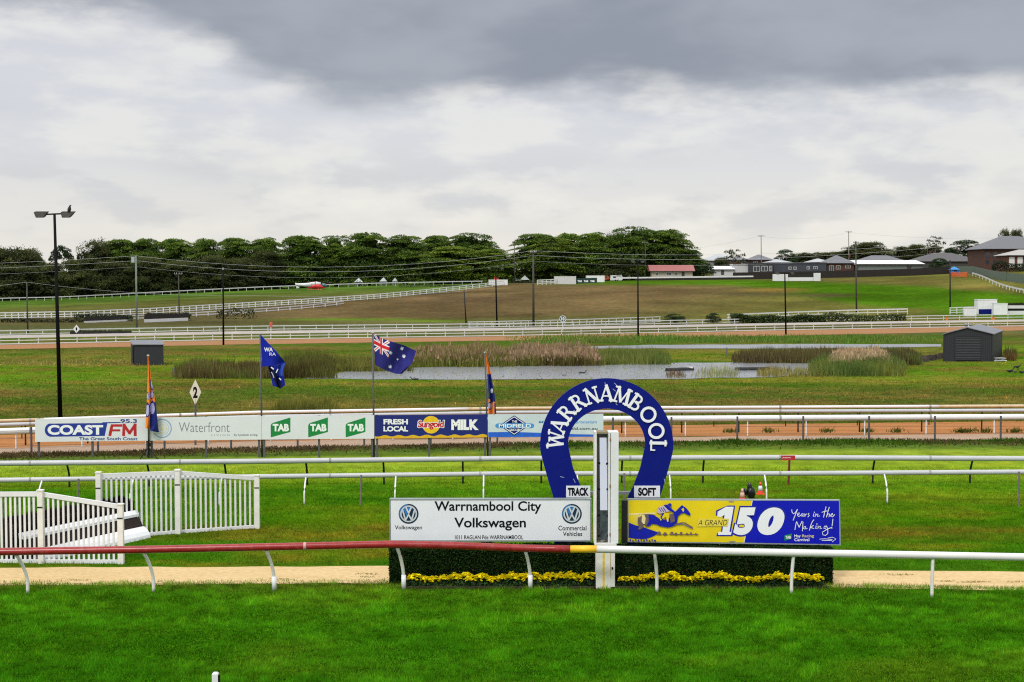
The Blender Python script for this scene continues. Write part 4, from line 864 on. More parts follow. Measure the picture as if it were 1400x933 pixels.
# ------------------------------------------------------------------ steeplechase fence and its white wings
def wing(label, segs, posts, drop, caps):
    """segs: list of ((px,basepy,toppy),(px,basepy,toppy),npickets)"""
    a = segs[0][0]; t = thing('picket_wing', label, 'fence', GP(a[0], a[1]), 'white picket wings of the jump')
    for (x0, b0, t0), (x1, b1, t1), n in segs:
        g0, g1 = GP(x0, b0), GP(x1, b1); h0, h1 = P(x0, t0, g0.y).z, P(x1, t1, g1.y).z
        u = (g1-g0).normalized(); w = Vector((-u.y, u.x, 0))*.025; bt = MB()
        q0, q1 = g0+Vector((0, 0, h0)), g1+Vector((0, 0, h1)); dz = Vector((0, 0, .13))
        bt.prism([q0-w*1.6, q1-w*1.6, q1-w*1.6-dz, q0-w*1.6-dz], w*3.2); bt.build('top_rail', WHITE, t)
        b2 = MB(); z = Vector((0, 0, .1)); b2.prism([g0-w*1.4+z, g1-w*1.4+z, g1-w*1.4, g0-w*1.4], w*2.8); b2.build('bottom_rail', WHITE, t)
        pk = MB()
        for i in range(n):
            k = (i+.5)/n; g = g0.lerp(g1, k); h = h0+(h1-h0)*k-.125
            pk.box((g.x, g.y, (h+.101)/2), (.062, .022, h-.103), math.atan2(u.y, u.x))
        pk.build('pickets', WHITE, t)
    for px, bpy_, tpy in posts:
        g = GP(px, bpy_); h = P(px, tpy, g.y).z
        o = place(MB().box((0, -.01, h/2), (.15, .15, h)).box((0, -.01, h+.02), (.18, .18, .04)).mesh('post', OLDWHITE), 'post', t, g)
        place(MB().box((0, -.09, h*.78), (.16, .012, .035)).mesh('strap', DARKSTEEL), 'strap', t, g)
    return t
wing('white picket wing with a falling top rail in front of the black brush jump', [((-70, 769, 673), (57, 770, 672.5), 20), ((57, 770, 672.5), (166, 770.5, 690), 16)], [(57, 770.5, 671.5), (166, 771, 690.5)], 0, 0)
wing('white picket wing with a peaked top rail beyond the black brush jump', [((136, 738, 648), (244, 729.5, 644), 16), ((244, 729.5, 644), (352, 722, 651.5), 16)], [(136, 738.5, 647), (244, 730, 643.5), (352, 722.5, 651)], 0, 0)
def jump():
    A, B = GP(206, 735.5), GP(64, 767.5)
    u = (B-A).normalized(); LN = (B-A).length+.55
    n = Vector((-u.y, u.x, 0)); n = n if n.x < 0 else -n       # towards the landing side (left)
    t = thing('brush_jump', 'black brush steeplechase jump with two white padded bands, slanting behind the pickets', 'jump', A)
    up = Vector((0, 0, 1))
    prof = lambda s, z: n*s+up*z
    def slab(name, pts, mat, smooth=False, par=None, cut=0):
        b = MB(); b.prism([A+prof(*p) for p in pts], u*(LN-cut)); return b.build(name, mat, par or t)
    PAD = M('white_padding', (.74, .76, .80), .55, .05, 3, dirt=.25, dirtcol=(.5, .5, .5)); DK = M('dark_brush_mat', (.018, .011, .010), .95, .5, 30, bump=.5)
    slab('ground_padding', [(0, .0), (.02, .10), (.10, .22), (.24, .33), (.40, .34), (.40, 0)], PAD, cut=.5)
    slab('lower_brush', [(.30, .30), (.52, .66), (.8, .66), (.8, .0), (.401, 0), (.401, .30)], DK, cut=.2)
    slab('upper_padding', [(.48, .64), (.48, .72), (.54, .80), (.66, .82), (.80, .80), (.80, .661), (.6, .661)], PAD, cut=.15)
    # the brush: thousands of dark twigs
    k = 26000; s = rng.random(k)*(LN-.05); d = rng.random(k); base = np.array(A)+np.outer(s, np.array(u)); back = np.array(n)
    x = .68+.5*d; h0 = .55+.1*rng.random(k); tp = 1.22+.08*rng.random(k)-.12*(1-d)+.03*np.sin(s*9)
    b0 = base+x[:, None]*back; tip = b0+np.outer(.05+.08*rng.random(k), back)+rng.normal(0, .03, (k, 3)); b0[:, 2] = h0; tip[:, 2] = tp
    wv = rng.normal(0, .012, (k, 3)); wv[:, 2] = 0
    npmesh('brush', np.stack([b0-wv, b0+wv, tip], 1).reshape(-1, 3), 3, MV('brush_twig', .9, .7, 1.3, 4, .1), np.array((.020, .012, .010))*(.4+1.3*rng.random(k))[:, None], wl(t), t)
    slab('brush_core', [(.74, .7), (.72, 1.05), (1.16, 1.14), (1.16, .0), (.801, .0), (.801, .7)], DK)
jump()

# ------------------------------------------------------------------ small things on the turf
def marker_peg():
    p = P(294.5, 921, 27.4); g = Vector((p.x, 27.4, 0))
    t = thing('marker_peg', 'short square white peg with a black side at the bottom edge of the turf', 'marker', g)
    MB().box((g.x, g.y, p.z/2), (.12, .12, p.z)).box((g.x, g.y, p.z+.012), (.105, .105, .024), top=.7).build('peg', WHITE, t)
    MB().lim(g.x+.0605, g.x+.085, g.y-.055, g.y+.055, 0, p.z-.03).build('black_side', BLACK, t)
marker_peg()
def cone(px, py, label, k=1.0, pale=False):
    g = GP(px, py); t = thing('traffic_cone', label, 'cone', g)
    OR = M('cone_orange', (.75, .06, .03), .5, .1); CW = M('cone_white', (.65, .66, .68), .4, .05); PK = M('cone_faded', (.62, .36, .30), .6)
    o = OR if not pale else PK
    MB().box((g.x, g.y, .02), (.32*k, .32*k, .04)).tube([g+Vector((0, 0, .04)), g+Vector((0, 0, .16*k))], [.125*k, .105*k], 16).build('base', OR, t)
    MB().tube([g+Vector((0, 0, .161*k)), g+Vector((0, 0, .36*k))], [.104*k, .066*k], 16).build('reflective_band', CW if not pale else PK, t, smooth=True)
    MB().tube([g+Vector((0, 0, .361*k)), g+Vector((0, 0, .5*k))], [.065*k, .035*k], 16).build('tip', o, t, smooth=True)
cone(1039.5, 676.5, 'orange traffic cone with a white band beside the covered black bundle', .95)
cone(1014.8, 686, 'faded pink traffic cone half hidden by the covered black bundle', .95, True)
def bundle():
    Y = 50.6; g = Vector((P(1021, 690, Y).x, Y, 0)); t = thing('covered_camera', 'black plastic covered remote camera on a low stand above the yellow and blue sign', 'camera', g)
    PL = M('black_plastic_bag', (.008, .008, .01), .25, .3, 5, bump=.6)
    def blob(c, r, seed, name, sh=1.0):
        b = MB(); vs = []; fs = []; n, m = 18, 12; rr = np.random.default_rng(seed)
        for i in range(m+1):
            th = math.pi*i/m
            for j in range(n):
                ph = 2*math.pi*j/n; k = 1+.13*math.sin(3*ph+seed)+.10*math.sin(5*ph+2*th*seed)+rr.normal(0, .03)
                vs.append((c[0]+r[0]*k*math.sin(th)*math.cos(ph)+.25*r[0]*sh*math.cos(th), c[1]+r[1]*k*math.sin(th)*math.sin(ph), c[2]+r[2]*math.cos(th)))
        for i in range(m):
            for j in range(n): fs.append((i*n+j, i*n+(j+1) % n, (i+1)*n+(j+1) % n, (i+1)*n+j))
        b.add(vs, fs); return b.build(name, PL, t, smooth=True)
    p = P(1026.5, 674, Y); blob(p, (.145, .16, .24), 2, 'bag', -.2); p = P(1024.8, 667.5, Y); blob(p, (.085, .09, .21), 4, 'bag_peak', .35); p = P(1018.8, 672.5, Y+.02); blob(p, (.085, .1, .13), 5, 'lens_hood', -.3)
    MB().tube([P(1015.3, 672, Y-.08), P(1017, 672.4, Y)], [.055, .07], 12).build('lens', DARKSTEEL, t)
    for a in (0, 2.1, 4.2): MB().tube([Vector((p.x+.12, Y, p.z-.05)), Vector((p.x+.12+.3*math.cos(a), Y+.3*math.sin(a), 0))], .014, 6).build('tripod_leg', DARKSTEEL, t)
bundle()
# ------------------------------------------------------------------ row of advertising boards
BY = 62.6
BT = [(48, 573.2), (358, 569.3), (512, 568), (667, 566.8), (825, 566.2)]; BB = [(48, 604.4), (358, 601.2), (512, 600), (667, 598.2), (825, 597.4)]; BG = [(48, 631), (358, 628.5), (512, 627.5), (825, 626)]
AW = M('board_white', (.62, .65, .69), .5, .03, .8, dirt=.12, dirtcol=(.4, .4, .4))
def board(x0, x1, mat, label, posts):
    Y = BY; g = Vector((P((x0+x1)/2, 628, Y).x, Y, 0)); t = thing('advertising_board', label, 'board', g, 'advertising boards along the track')
    pts = [P(x0, lerp(BT, x0), Y), P(x1, lerp(BT, x1), Y), P(x1, lerp(BB, x1), Y), P(x0, lerp(BB, x0), Y)]
    MB().prism(pts, (0, .05, 0)).build('panel', mat, t)
    for px in posts:
        p = P(px, lerp(BT, px)-.6, Y+.1); MB().lim(p.x-.045, p.x+.045, Y+.055, Y+.14, 0, p.z).build('post', GREYPOST, t)
    MB().lim(pts[0].x+.01, pts[1].x-.01, Y+.051, Y+.054, pts[3].z+.2, pts[3].z+.26).build('batten', GREYPOST, t)
    return t, Decal(Y)
t, d = board(48, 203.6, AW, 'white board with blue and red radio station lettering, left end of the row', (52.5, 126, 201))
pill = [(70, 579.2), (164, 577.4), (164, 579.0), (146.8, 579.3), (143.5, 595.6), (69, 597.2)]
arc = [(69+7.8*math.cos(a), 588.2-9*math.sin(a)) for a in np.linspace(R(100), R(260), 14)]
NAVYV = M('logo_blue', (.010, .030, .26), .5); NAVYT = M('logo_text_blue', (.02, .06, .22), .5)
d.poly([(146.8, 578.6), (143.2, 596.2), (69, 597.4)]+arc[::-1]+[(70, 579.4)], NAVYV); d.poly([(140, 577.6), (165, 577.2), (165, 578.4), (140, 579.2)], NAVYV)
d.text('COAST', 65, 141, 581.3, 594.8, LETWHITE, .045); d.build('blue_logo', t)
d = Decal(BY); LRED = M('logo_red', (.42, .012, .02), .5); [d.stroke(q, w_, LRED) for q, w_ in (([(150.2, 595.2), (152.6, 584)], 4), ([(152.4, 582), (166, 582)], 3.4), ([(151.6, 588.6), (163.5, 588.6)], 2.8), ([(169, 595.2), (169.6, 580.6)], 4), ([(184.8, 595.2), (184.6, 580.6)], 4), ([(169.4, 581), (177, 592.4)], 3.8), ([(184.8, 581), (177, 592.4)], 3.8))]; d.build('red_lettering', t)
d = Decal(BY); d.text('95.3', 164.5, 187.3, 573.1, 578.7, NAVYT, .03); d.text('The Great South Coast', 108, 188, 597.8, 602.2, NAVYT, .02); d.build('small_lettering', t)
t, d = board(204, 357.6, AW, 'white board with thin grey lettering and a pale ring emblem behind the orange flag', (207, 281.5, 354))
LBL = M('pale_blue_vinyl', (.22, .34, .55), .5); LCR = M('pale_cream_vinyl', (.62, .58, .42), .5); GRV = M('grey_vinyl', (.17, .19, .21), .5)
d.ring(221.8, 586, 11.6, 13, LBL, a0=-150, a1=170); d.ring(221.8, 586, 8.6, 9.3, M('palest_blue_vinyl', (.42, .5, .6), .5)); d.ring(221.8, 586, 5.6, 6.4, LCR); d.disc(221.8, 586, 2.6, LCR); d.build('ring_emblem', t)
d = Decal(BY); d.text('Waterfront', 244.6, 314, 577.6, 591, GRV, -.012); d.build('lettering', t)
d = Decal(BY); d.text('L I V I N G', 288.5, 314, 593.8, 596.2, M('grey_vinyl_light', (.32, .34, .36), .5), 0); d.text('by Lyndoch Living', 320, 352, 593.4, 596.8, GRV, .02); d.build('small_lettering', t)
t, d = board(358, 511.6, AW, 'white board with three slanted green TAB logos', (361, 436, 508.5))
for x in (370, 421.3, 472.5):
    d = Decal(BY); d.poly([(x+.2, 598.2), (x, 583), (x+.6, 580.4), (x+3, 578.4), (x+27, 571), (x+27, 590.8)], GREENV); d.text('TAB', x+2.8, x+25, 579.8, 590, LETWHITE, .05); d.build('green_logo', t)
t, d = board(512, 666.6, M('board_navy', (.006, .014, .15), .45, .06, 1), 'navy milk board with a yellow sun and wavy yellow edge', (515.5, 586.5, 663))
wv = [(x, 596.4-(x-512)*.0115+1.0*math.sin((x-512)*.33)) for x in np.arange(512.4, 666.4, 1.5)]
d.poly(wv+[(666.2, 598.0), (512.4, 599.8)], M('board_yellow', (.62, .38, .01), .5)); d.build('wave_edge', t)
d = Decal(BY); d.text('FRESH', 524.3, 557.7, 573.2, 580.6, LETWHITE, .045); d.text('LOCAL', 524.3, 557.9, 582.9, 590.2, LETWHITE, .045); d.text('MILK', 617, 654.5, 573.8, 588.2, LETWHITE, .065); d.build('lettering', t)
d = Decal(BY); d.disc(589.4, 581, 12, M('sun_yellow', (.72, .46, .012), .5)); d.text('Sungold', 570.2, 608.4, 574.2, 588.4, LETWHITE, .085, .12); d.text('Sungold', 571.2, 607.4, 575, 587.6, M('logo_crimson', (.46, .01, .03), .5), .03, .12); d.build('sun_logo', t)
t, d = board(667, 825, M('board_pale_blue', (.50, .58, .64), .5, .08, 1.5), 'pale blue board with a navy diamond emblem, partly behind the horseshoe arch', (670, 745, 822))
BB2 = M('strip_blue', (.010, .10, .56), .5)
d.poly([(667.5, 591.2), (700, 590.8), (740, 592), (790, 594), (824.6, 594.6), (824.6, 597.2), (667.5, 597.9)], BB2); d.build('blue_strip', t)
d = Decal(BY); dm = lambda s: [(703-20.5*s, 582), (703, 582-13.8*s), (703+20.5*s, 582), (703, 582+13.8*s)]
d.poly(dm(1), NAVY); d.poly(dm(.9), LETWHITE); d.poly(dm(.82), NAVY)
OV = M('oval_blue', (.06, .27, .62), .5); d.poly([(680, 579.2), (727.5, 579.2), (730, 580.6), (730.4, 582.3), (730, 584), (727.5, 585.6), (680, 585.6), (677.6, 584), (677, 582.3), (677.6, 580.6)], OV)
d.text('MIDFIELD', 682, 726, 579.9, 584.9, LETWHITE, .02); d.text('THE', 700, 707, 575, 578.2, LETWHITE, .02); d.text('GROUP', 695.5, 710.5, 586.4, 589.6, LETWHITE, .02); d.build('diamond_emblem', t)
d = Decal(BY); d.text('Meat', 736.2, 755, 575.4, 579, OV, .01, .2); d.build('tagline_lettering', t); d = Decal(BY); d.text('n procesium', 782, 816, 575.2, 580.4, OV, .01, .2); d.build('tagline_lettering', t); d = Decal(BY); d.text('midfield.com.au', 763, 817, 584.2, 588, M('grey_vinyl_dark', (.06, .08, .1), .5), .02); d.build('lettering', t)

# ------------------------------------------------------------------ flagpoles and flags
def pole(px0, py0, px1, py1, label, Y, r=.045):
    g = Vector((P(px0, py0, Y).x, Y, 0)); q = P(px1, py1, Y); t = thing('flagpole', label, 'flagpole', g, 'flagpoles along the advertising boards')
    MB().tube([g, q], [r, r*.8], 9).build('pole', GREYPOST, t, smooth=True); MB().tube([q, q+Vector((0, 0, .05)), q+Vector((0, 0, .1))], [.04, .07, .03], 9).build('finial', GALV, t); return t
FY = BY+.22
pole(203.5, 630, 202.5, 488, 'grey flagpole holding the limp orange flag in front of the box shed', FY-.32)
pole(358.5, 628.5, 355.8, 458, 'grey flagpole holding the blue club flag', FY); pole(511.5, 628, 509.6, 457, 'grey flagpole holding the national flag', FY); pole(667, 627, 663.2, 484, 'thin grey flagpole holding the furled orange and blue flag', FY)
def tripod():
    g = Vector((P(207.5, 630, FY).x, FY-.5, 0)); t = thing('tripod_stand', 'small black tripod with a clamp standing below the orange flag', 'tripod', g)
    MB().tube([g+Vector((0, 0, .15)), g+Vector((0, 0, .86))], .03, 8).build('column', BLACK, t)
    MB().box(g+Vector((.02, -.02, .62)), (.12, .1, .16)).build('clamp', BLACK, t)
    for a in (-.5, 1.9, 4.0): MB().tube([g+Vector((0, 0, .5)), g+Vector((.5*math.cos(a), .4*math.sin(a), 0))], .018, 6).build('leg', BLACK, t)
tripod()
def flag_sheet(b, rows, Y, depth, mats, pick, nu=60, nv=60):
    """rows: list of (v, [(px,py),...]) edge polylines from hoist to fly; depth(u,v) in metres; pick(px,py,u,v) -> material"""
    def pt(u, v):
        vs = [r[0] for r in rows]; k = max(i for i in range(len(vs)) if vs[i] <= v+1e-9); k = min(k, len(vs)-2); w = (v-vs[k])/(vs[k+1]-vs[k])
        def on(pl):
            s = u*(len(pl)-1); i = min(int(s), len(pl)-2); f = s-i; return (pl[i][0]*(1-f)+pl[i+1][0]*f, pl[i][1]*(1-f)+pl[i+1][1]*f)
        a, c = on(rows[k][1]), on(rows[k+1][1]); return (a[0]*(1-w)+c[0]*w, a[1]*(1-w)+c[1]*w)
    base = len(b.v)
    for j in range(nv+1):
        for i in range(nu+1):
            u, v = i/nu, j/nv; x, y = pt(u, v); b.v.append(tuple(P(x, y, Y+depth(u, v))))
    for j in range(nv):
        for i in range(nu):
            u, v = (i+.5)/nu, (j+.5)/nv; x, y = pt(u, v); m = pick(x, y, u, v)
            if m not in mats: mats.append(m)
            q = base+j*(nu+1)+i; b.f.append((q, q+1, q+nu+2, q+nu+1)); b.m.append(mats.index(m))
def cloth(n, c): return M('cloth_'+n, c, .8, .1, 5, spec=.15)
FB, FW, FR, FO = cloth('blue', (.020, .020, .15)), cloth('white', (.68, .70, .76)), cloth('red', (.55, .02, .03)), cloth('orange', (.72, .22, .03))
def flag(name, label, b, mats, at, org): 
    o = b.build(name, mats, None, org, smooth=True); return tag(o, label, 'flag', 'flags along the advertising boards')
def australian():
    stars = [(534, 482.6, 2.5), (549.6, 476.9, 2.6), (552.2, 487.4, 2.7), (543.6, 491.6, 1.6), (533.5, 501.6, 2.6)]
    def star(x, y):
        for cx, cy, r in stars:
            dx, dy = x-cx, y-cy; q = math.hypot(dx, dy)
            if q < r*(.72+.30*math.cos(7*math.atan2(dx, -dy))): return True
        return False
    def pick(x, y, u, v):
        if star(x, y): return FW
        if u < .46 and v < .56:
            a, c = u/.46, v/.56; dx, dy = abs(a-.5), abs(c-.5)
            if dx < .055 or dy < .10: return FR
            if dx < .10 or dy < .17: return FW
            e = abs(dx*1.0-dy)
            if e < .035: return FR
            if e < .11: return FW
        return FB
    b = MB(); mats = []
    flag_sheet(b, [(0, [(511.2, 455.8), (522, 462.8), (535, 467.2), (553, 472.6), (569.2, 480.2)]), (.5, [(511.6, 477), (522, 482), (534, 487), (549, 493), (563, 497.5)]), (1, [(512.8, 499), (522, 504), (532, 508.2), (541, 511.3), (549.6, 511.5)])], FY-.1,
               lambda u, v: .22*math.sin(u*9+v*3)*u+.10*math.sin(u*17-v*5)*u, mats, pick, 90, 76)
    flag('flag', 'blue national flag with union jack and white stars blowing right', b, mats, None, P(511, 478, FY))
australian()
def club():
    B1, B2, BD = cloth('club_blue', (.006, .016, .30)), cloth('club_pale_blue', (.03, .07, .42)), cloth('club_navy', (.008, .012, .06)); b = MB(); mats = []
    flag_sheet(b, [(0, [(356.2, 457.5), (366, 468.5), (378, 481), (389.4, 495)]), (1, [(358.6, 501.5), (368, 500.6), (379, 499), (389.6, 498)])], FY-.1, lambda u, v: .14*math.sin(u*7+v*2)*u, mats, lambda x, y, u, v: B1, 30, 24)
    flag_sheet(b, [(0, [(366.5, 500.4), (374, 500), (382, 499), (389.8, 496)]), (.55, [(370, 514), (375, 512), (381, 511.5), (387.4, 509)]), (1, [(373, 528.5), (379, 529), (383, 532), (390, 527)])], FY+.02,
               lambda u, v: .16*math.sin(u*11+v*2), mats, lambda x, y, u, v: (BD if abs((x-368)-(y-500)*.52) < 4.2 and y > 503 else B2 if x > 378 and y < 514 else B1), 40, 40)
    o = flag('flag', 'royal blue club flag with white lettering folded on itself', b, mats, None, P(357, 478, FY))
    W[o.name] = P(357, 478, FY); d = Decal(FY-.36); d.text('WA', 361, 373, 475.4, 481, LETWHITE, .03); d.text('RA', 368.4, 377, 482.3, 486.4, LETWHITE, 0); d.build('lettering', o)
    d = Decal(FY-.22); d.stroke([(371, 502.5), (373.8, 504.8)], 1.6, LETWHITE); d.stroke([(379.8, 505), (377.6, 509.6)], 1.3, LETWHITE); d.stroke([(371, 509), (373, 512.5), (374.4, 516.5)], 1.1, M('emblem_silver2', (.45, .48, .55), .5)); d.stroke([(382, 517.5), (384, 519.5)], 1.4, LETWHITE); d.build('emblem', o)
club()
def furled(rows, pick, label, org, FY=FY):
    b = MB(); mats = []; flag_sheet(b, rows, FY-.14, lambda u, v: .10*math.sin(u*10+v*4)*(.3+v), mats, pick, 28, 60); return flag('flag', label, b, mats, None, org)
LIL = cloth('lilac', (.40, .38, .62)); DKB = cloth('deep_blue', (.012, .022, .17))
def pick1(x, y, u, v):
    def oval(cx, cy, rx, ry): return math.hypot((x-cx)/rx, (y-cy)/ry)
    for cx, cy, rx, ry in ((208, 525, 2.6, 7.5), (201.6, 561, 3.2, 9), (208.4, 559, 3.6, 9.5), (202, 542, 1.6, 5), (207.8, 540, 2.4, 5)):
        q = oval(cx, cy, rx, ry)
        if q < .82: return LIL
        if q < 1.12: return DKB
    if (x > 205.2 and y > 568) or (x > 206 and y > 548 and x-206 > (568-y)*.3): return DKB
    return FO
furled([(0, [(201.8, 487.5), (203.4, 488)]), (.3, [(201.6, 520), (207, 521)]), (.6, [(200.6, 552), (213.4, 554)]), (.86, [(199, 581), (216, 583)]), (1, [(198.8, 585.5), (204.5, 587), (206, 589.5), (217.4, 591.5)])], pick1, 'limp orange and blue flag with lilac ovals hanging over the white boards', P(203, 540, FY), FY-.42)
def pick2(x, y, u, v):
    if y < 512: return FO
    if math.hypot((x-672.5), (y-534.5)/2) < 1.7: return FW
    if y > 545 and math.hypot((x-670)/3.2, (y-555)/5.2) < 1: return LIL if math.hypot((x-670)/3.2, (y-555)/5.2) < .8 else DKB
    if y > 541 and math.hypot((x-668)/2.6, (y-549)/3.4) < 1: return FO
    if y > 551 and x > 676: return DKB
    if y > 550: return FO
    return DKB
furled([(0, [(663.4, 481), (664.2, 481)]), (.25, [(665.2, 502), (669.6, 503)]), (.4, [(666, 513), (671.5, 513)]), (.75, [(668, 538), (676.6, 542)]), (1, [(667.4, 566), (678.6, 566)])], pick2, 'narrow furled flag of orange over dark blue beside the navy milk board', P(664, 520, FY))

# ------------------------------------------------------------------ diamond markers
def diamond(px, py, w, h, pybase, txt, label, Y=None, cream=True):
    g = GP(px, pybase); Y = g.y; t = thing('diamond_marker', label, 'marker', g); CM = M('marker_cream', (.62, .57, .45), .55, .05) if cream else WHITE
    MB().tube([g+Vector((0, .03, 0)), P(px, py, Y)+Vector((0, .05, 0))], .05, 7).build('post', GREYPOST, t)
    MB().prism([P(px-w, py, Y), P(px, py-h, Y), P(px+w, py, Y), P(px, py+h, Y)], (0, .03, 0)).build('plate', CM, t)
    d = Decal(Y)
    if txt == '2': d.text('2', px-3.1, px+3.1, py-7.5, py+8, INK, .045)
    else: d.poly([(px-1.3, py), (px, py-3), (px+1.3, py), (px, py+3)], INK)
    d.build('number', t)
diamond(267, 536.5, 8, 17.5, 609, '2', 'cream diamond board with a black 2 above the white boards')
diamond(104.5, 450, 4.6, 5.8, 464, '0', 'small white diamond marker with a dark centre at the far rails', cream=False)
def round_marker():
    g = GP(769.5, 452); Y = g.y; t = thing('round_marker', 'dark round furlong marker reading 10 at the far fence', 'marker', g); c = P(769.5, 436.2, Y)
    MB().tube([g, c-Vector((0, -.05, 0))], .06, 7).build('post', WHITE, t)
    b = MB(); b.tube([c+Vector((0, -.02, 0)), c+Vector((0, .03, 0))], .46, 28); b.build('disc', M('marker_green', (.012, .04, .03), .5), t)
    d = Decal(Y-.02); d.ring(769.5, 436.2, 3.8, 4.5, LETWHITE); d.text('10', 767.4, 771.8, 433.8, 438.6, LETWHITE, .05); d.build('number', t)
round_marker()

# ------------------------------------------------------------------ lamp posts
def lamp(px0, py0, px1, py1, label, r0, r1, arm, big=False):
    g = GP(px0, py0); Y = g.y; q = P(px1, py1, Y); t = thing('lamp_post', label, 'lamp post', g); DP = M('lamp_black', (.004, .004, .005), .7, .1, spec=.1)
    MB().tube([g, q], [r0, r1], 10).build('pole', DP, t, smooth=True)
    if not arm: MB().tube([q, q+Vector((0, 0, .25))], r1*1.3, 8).build('cap', GALV, t); return t
    MB().tube([q+Vector((-arm, 0, -.02)), q+Vector((arm, 0, .03))], .045 if big else .05, 7).build('cross_arm', DP, t)
    HD = M('floodlight_body', (.016, .017, .016), .6, spec=.15); GLS = M('floodlight_glass', (.045, .045, .035), .6, .3, 9, spec=.1)
    for s in (-1, 1):
        c = q+Vector((s*(arm+.12), 0, -.05)); w, h = (.36, .14) if big else (.26, .10)
        pts = [c+Vector((-w-.06*(s < 0), -.1, h)), c+Vector((w+.06*(s > 0), -.1, h)), c+Vector((w*.62, -.3, -h*1.2)), c+Vector((-w*.62, -.3, -h*1.2))]
        o = MB().prism(pts, (0, .34, .08)).build('floodlight', HD, t)
        ctr = sum(pts, Vector())/4; MB().add([ctr+(p-ctr)*.78+Vector((0, -.012, 0)) for p in pts], [(0, 1, 2, 3)]).build('lens', GLS, o, org=wl(o))
    return t
lamp(82.5, 573, 74.5, 293, 'tall black twin floodlight post at the left with a bird on its lamp', .135, .075, .62, True)
lamp(305.5, 472, 305, 369, 'black floodlight post standing behind the blue club flag at the far rails', .12, .08, 0); lamp(679.5, 447.5, 677.5, 367, 'black twin floodlight post at the end of the white hill fence', .14, .1, .9)
lamp(872.5, 463, 872, 358, 'tall thin black floodlight post standing in front of the brown slope', .13, .07, .5); lamp(1074.5, 458, 1073, 374, 'black floodlight post in front of the small white jump', .13, .09, .9)
def bird(px, py, label, L=.5, col=(.012, .012, .013), up=False, duck=False, base=None, face=1, white=False, group=None):
    if base is None: g = GP(px, py); Y = g.y; c = g
    else: Y = base; c = P(px, py, Y)
    b = MB(); f = face
    if up: sp = [(0, .0, .02), (.0, .1, .10), (.02, .22, .13), (.05, .36, .10), (.06, .44, .06), (.10, .50, .065), (.17, .50, .015)]
    elif duck: sp = [(-.55, .16, .015), (-.38, .10, .09), (-.1, .06, .15), (.18, .07, .11), (.27, .17, .05), (.32, .28, .045), (.37, .34, .06), (.44, .33, .045), (.56, .30, .01)]
    else: sp = [(-.5, .25, .015), (-.35, .24, .08), (-.1, .22, .15), (.15, .24, .14), (.3, .32, .07), (.36, .48, .045), (.40, .60, .05), (.48, .60, .045), (.6, .56, .008)]
    b.tube([c+Vector((x*f*L, 0, z*L)) for x, z, r in sp], [r*L for x, z, r in sp], 10)
    if not up and not duck:
        for s in (-.05, .05): b.tube([c+Vector((s*f*L, s*L, .14*L)), c+Vector((s*f*L, s*L, 0))], .02*L, 5)
    o = b.build('bird', M('black_feather', (.010, .010, .012), .7, .2, 20), None, c, smooth=True); return tag(o, label, 'bird', group)
bird(94.3, 291.5, 'dark bird perched upright on the right floodlight of the tall post', .85, up=True, base=GP(82.5, 573).y)
bird(1381, 510, 'black bird grazing head down on the grass right of the gabled shed', .75, group='black birds on the grass'); bird(1387.5, 510.5, 'smallest black bird of the group right of the gabled shed', .45, group='black birds on the grass')
bird(1396.5, 511, 'black and white bird nearest the right picture edge on the grass', .6, face=-1, group='black birds on the grass'); bird(1391, 504, 'black bird farthest up the slope right of the gabled shed', .7, group='black birds on the grass')
bird(797, 511, 'dark waterbird swimming on the pond above the horseshoe arch', .7, duck=True, group='waterbirds on the pond'); bird(771.5, 514, 'tiny dark waterbird left of the bigger swimmer on the pond', .4, duck=True, group='waterbirds on the pond'); bird(566, 519.8, 'dark waterbird at the near pond edge right of the national flag', .7, duck=True, face=-1, group='waterbirds on the pond'); bird(738, 520, 'dark waterbird at the pond edge left of the horseshoe arch', .45, duck=True, group='waterbirds on the pond')
def boom(p0, p1, label, white=False):
    a, c = GP(*p0), GP(*p1); t = thing('floating_boom', label, 'boom', a, 'floating booms on the pond'); z = Vector((0, 0, .1))
    MB().tube([a+z, c+z], .2, 10).build('float', M('boom_rubber', (.014, .015, .017), .6, .3, 3), t)
    if white: k = a.lerp(c, .88); MB().box(k+Vector((0, -.02, .27)), (.5, .2, .12)).build('white_patch', WHITE, t)
boom((911, 508), (947.5, 506.8), 'black floating boom with a white patch on the pond right of the arch', True); boom((1005, 507), (1052, 506.4), 'black floating boom running into the straw reeds', False)
def thin_post(px, pyb, pyt, label):
    g = GP(px, pyb); h = P(px, pyt, g.y).z; tag(MB().tube([g, g+Vector((.03, 0, h))], .09, 7).build('timber_post', TIMBER, None, g), label, 'post', 'old posts round the pond')
thin_post(993, 486, 475.5, 'thin old post on the far pond bank between two reed beds'); thin_post(237.5, 513.5, 503, 'old grey post at the left end of the dark reed bed')
tag(MB().tube([GP(1248, 460)+Vector((0, 0, .1)), P(1259, 454, GP(1248, 460).y+2)], .05, 6).build('leaning_stick', M('pale_wood', (.5, .45, .36), .7), None, GP(1248, 460)), 'pale stick leaning at the far red track left of the gabled shed', 'stick') if False else None

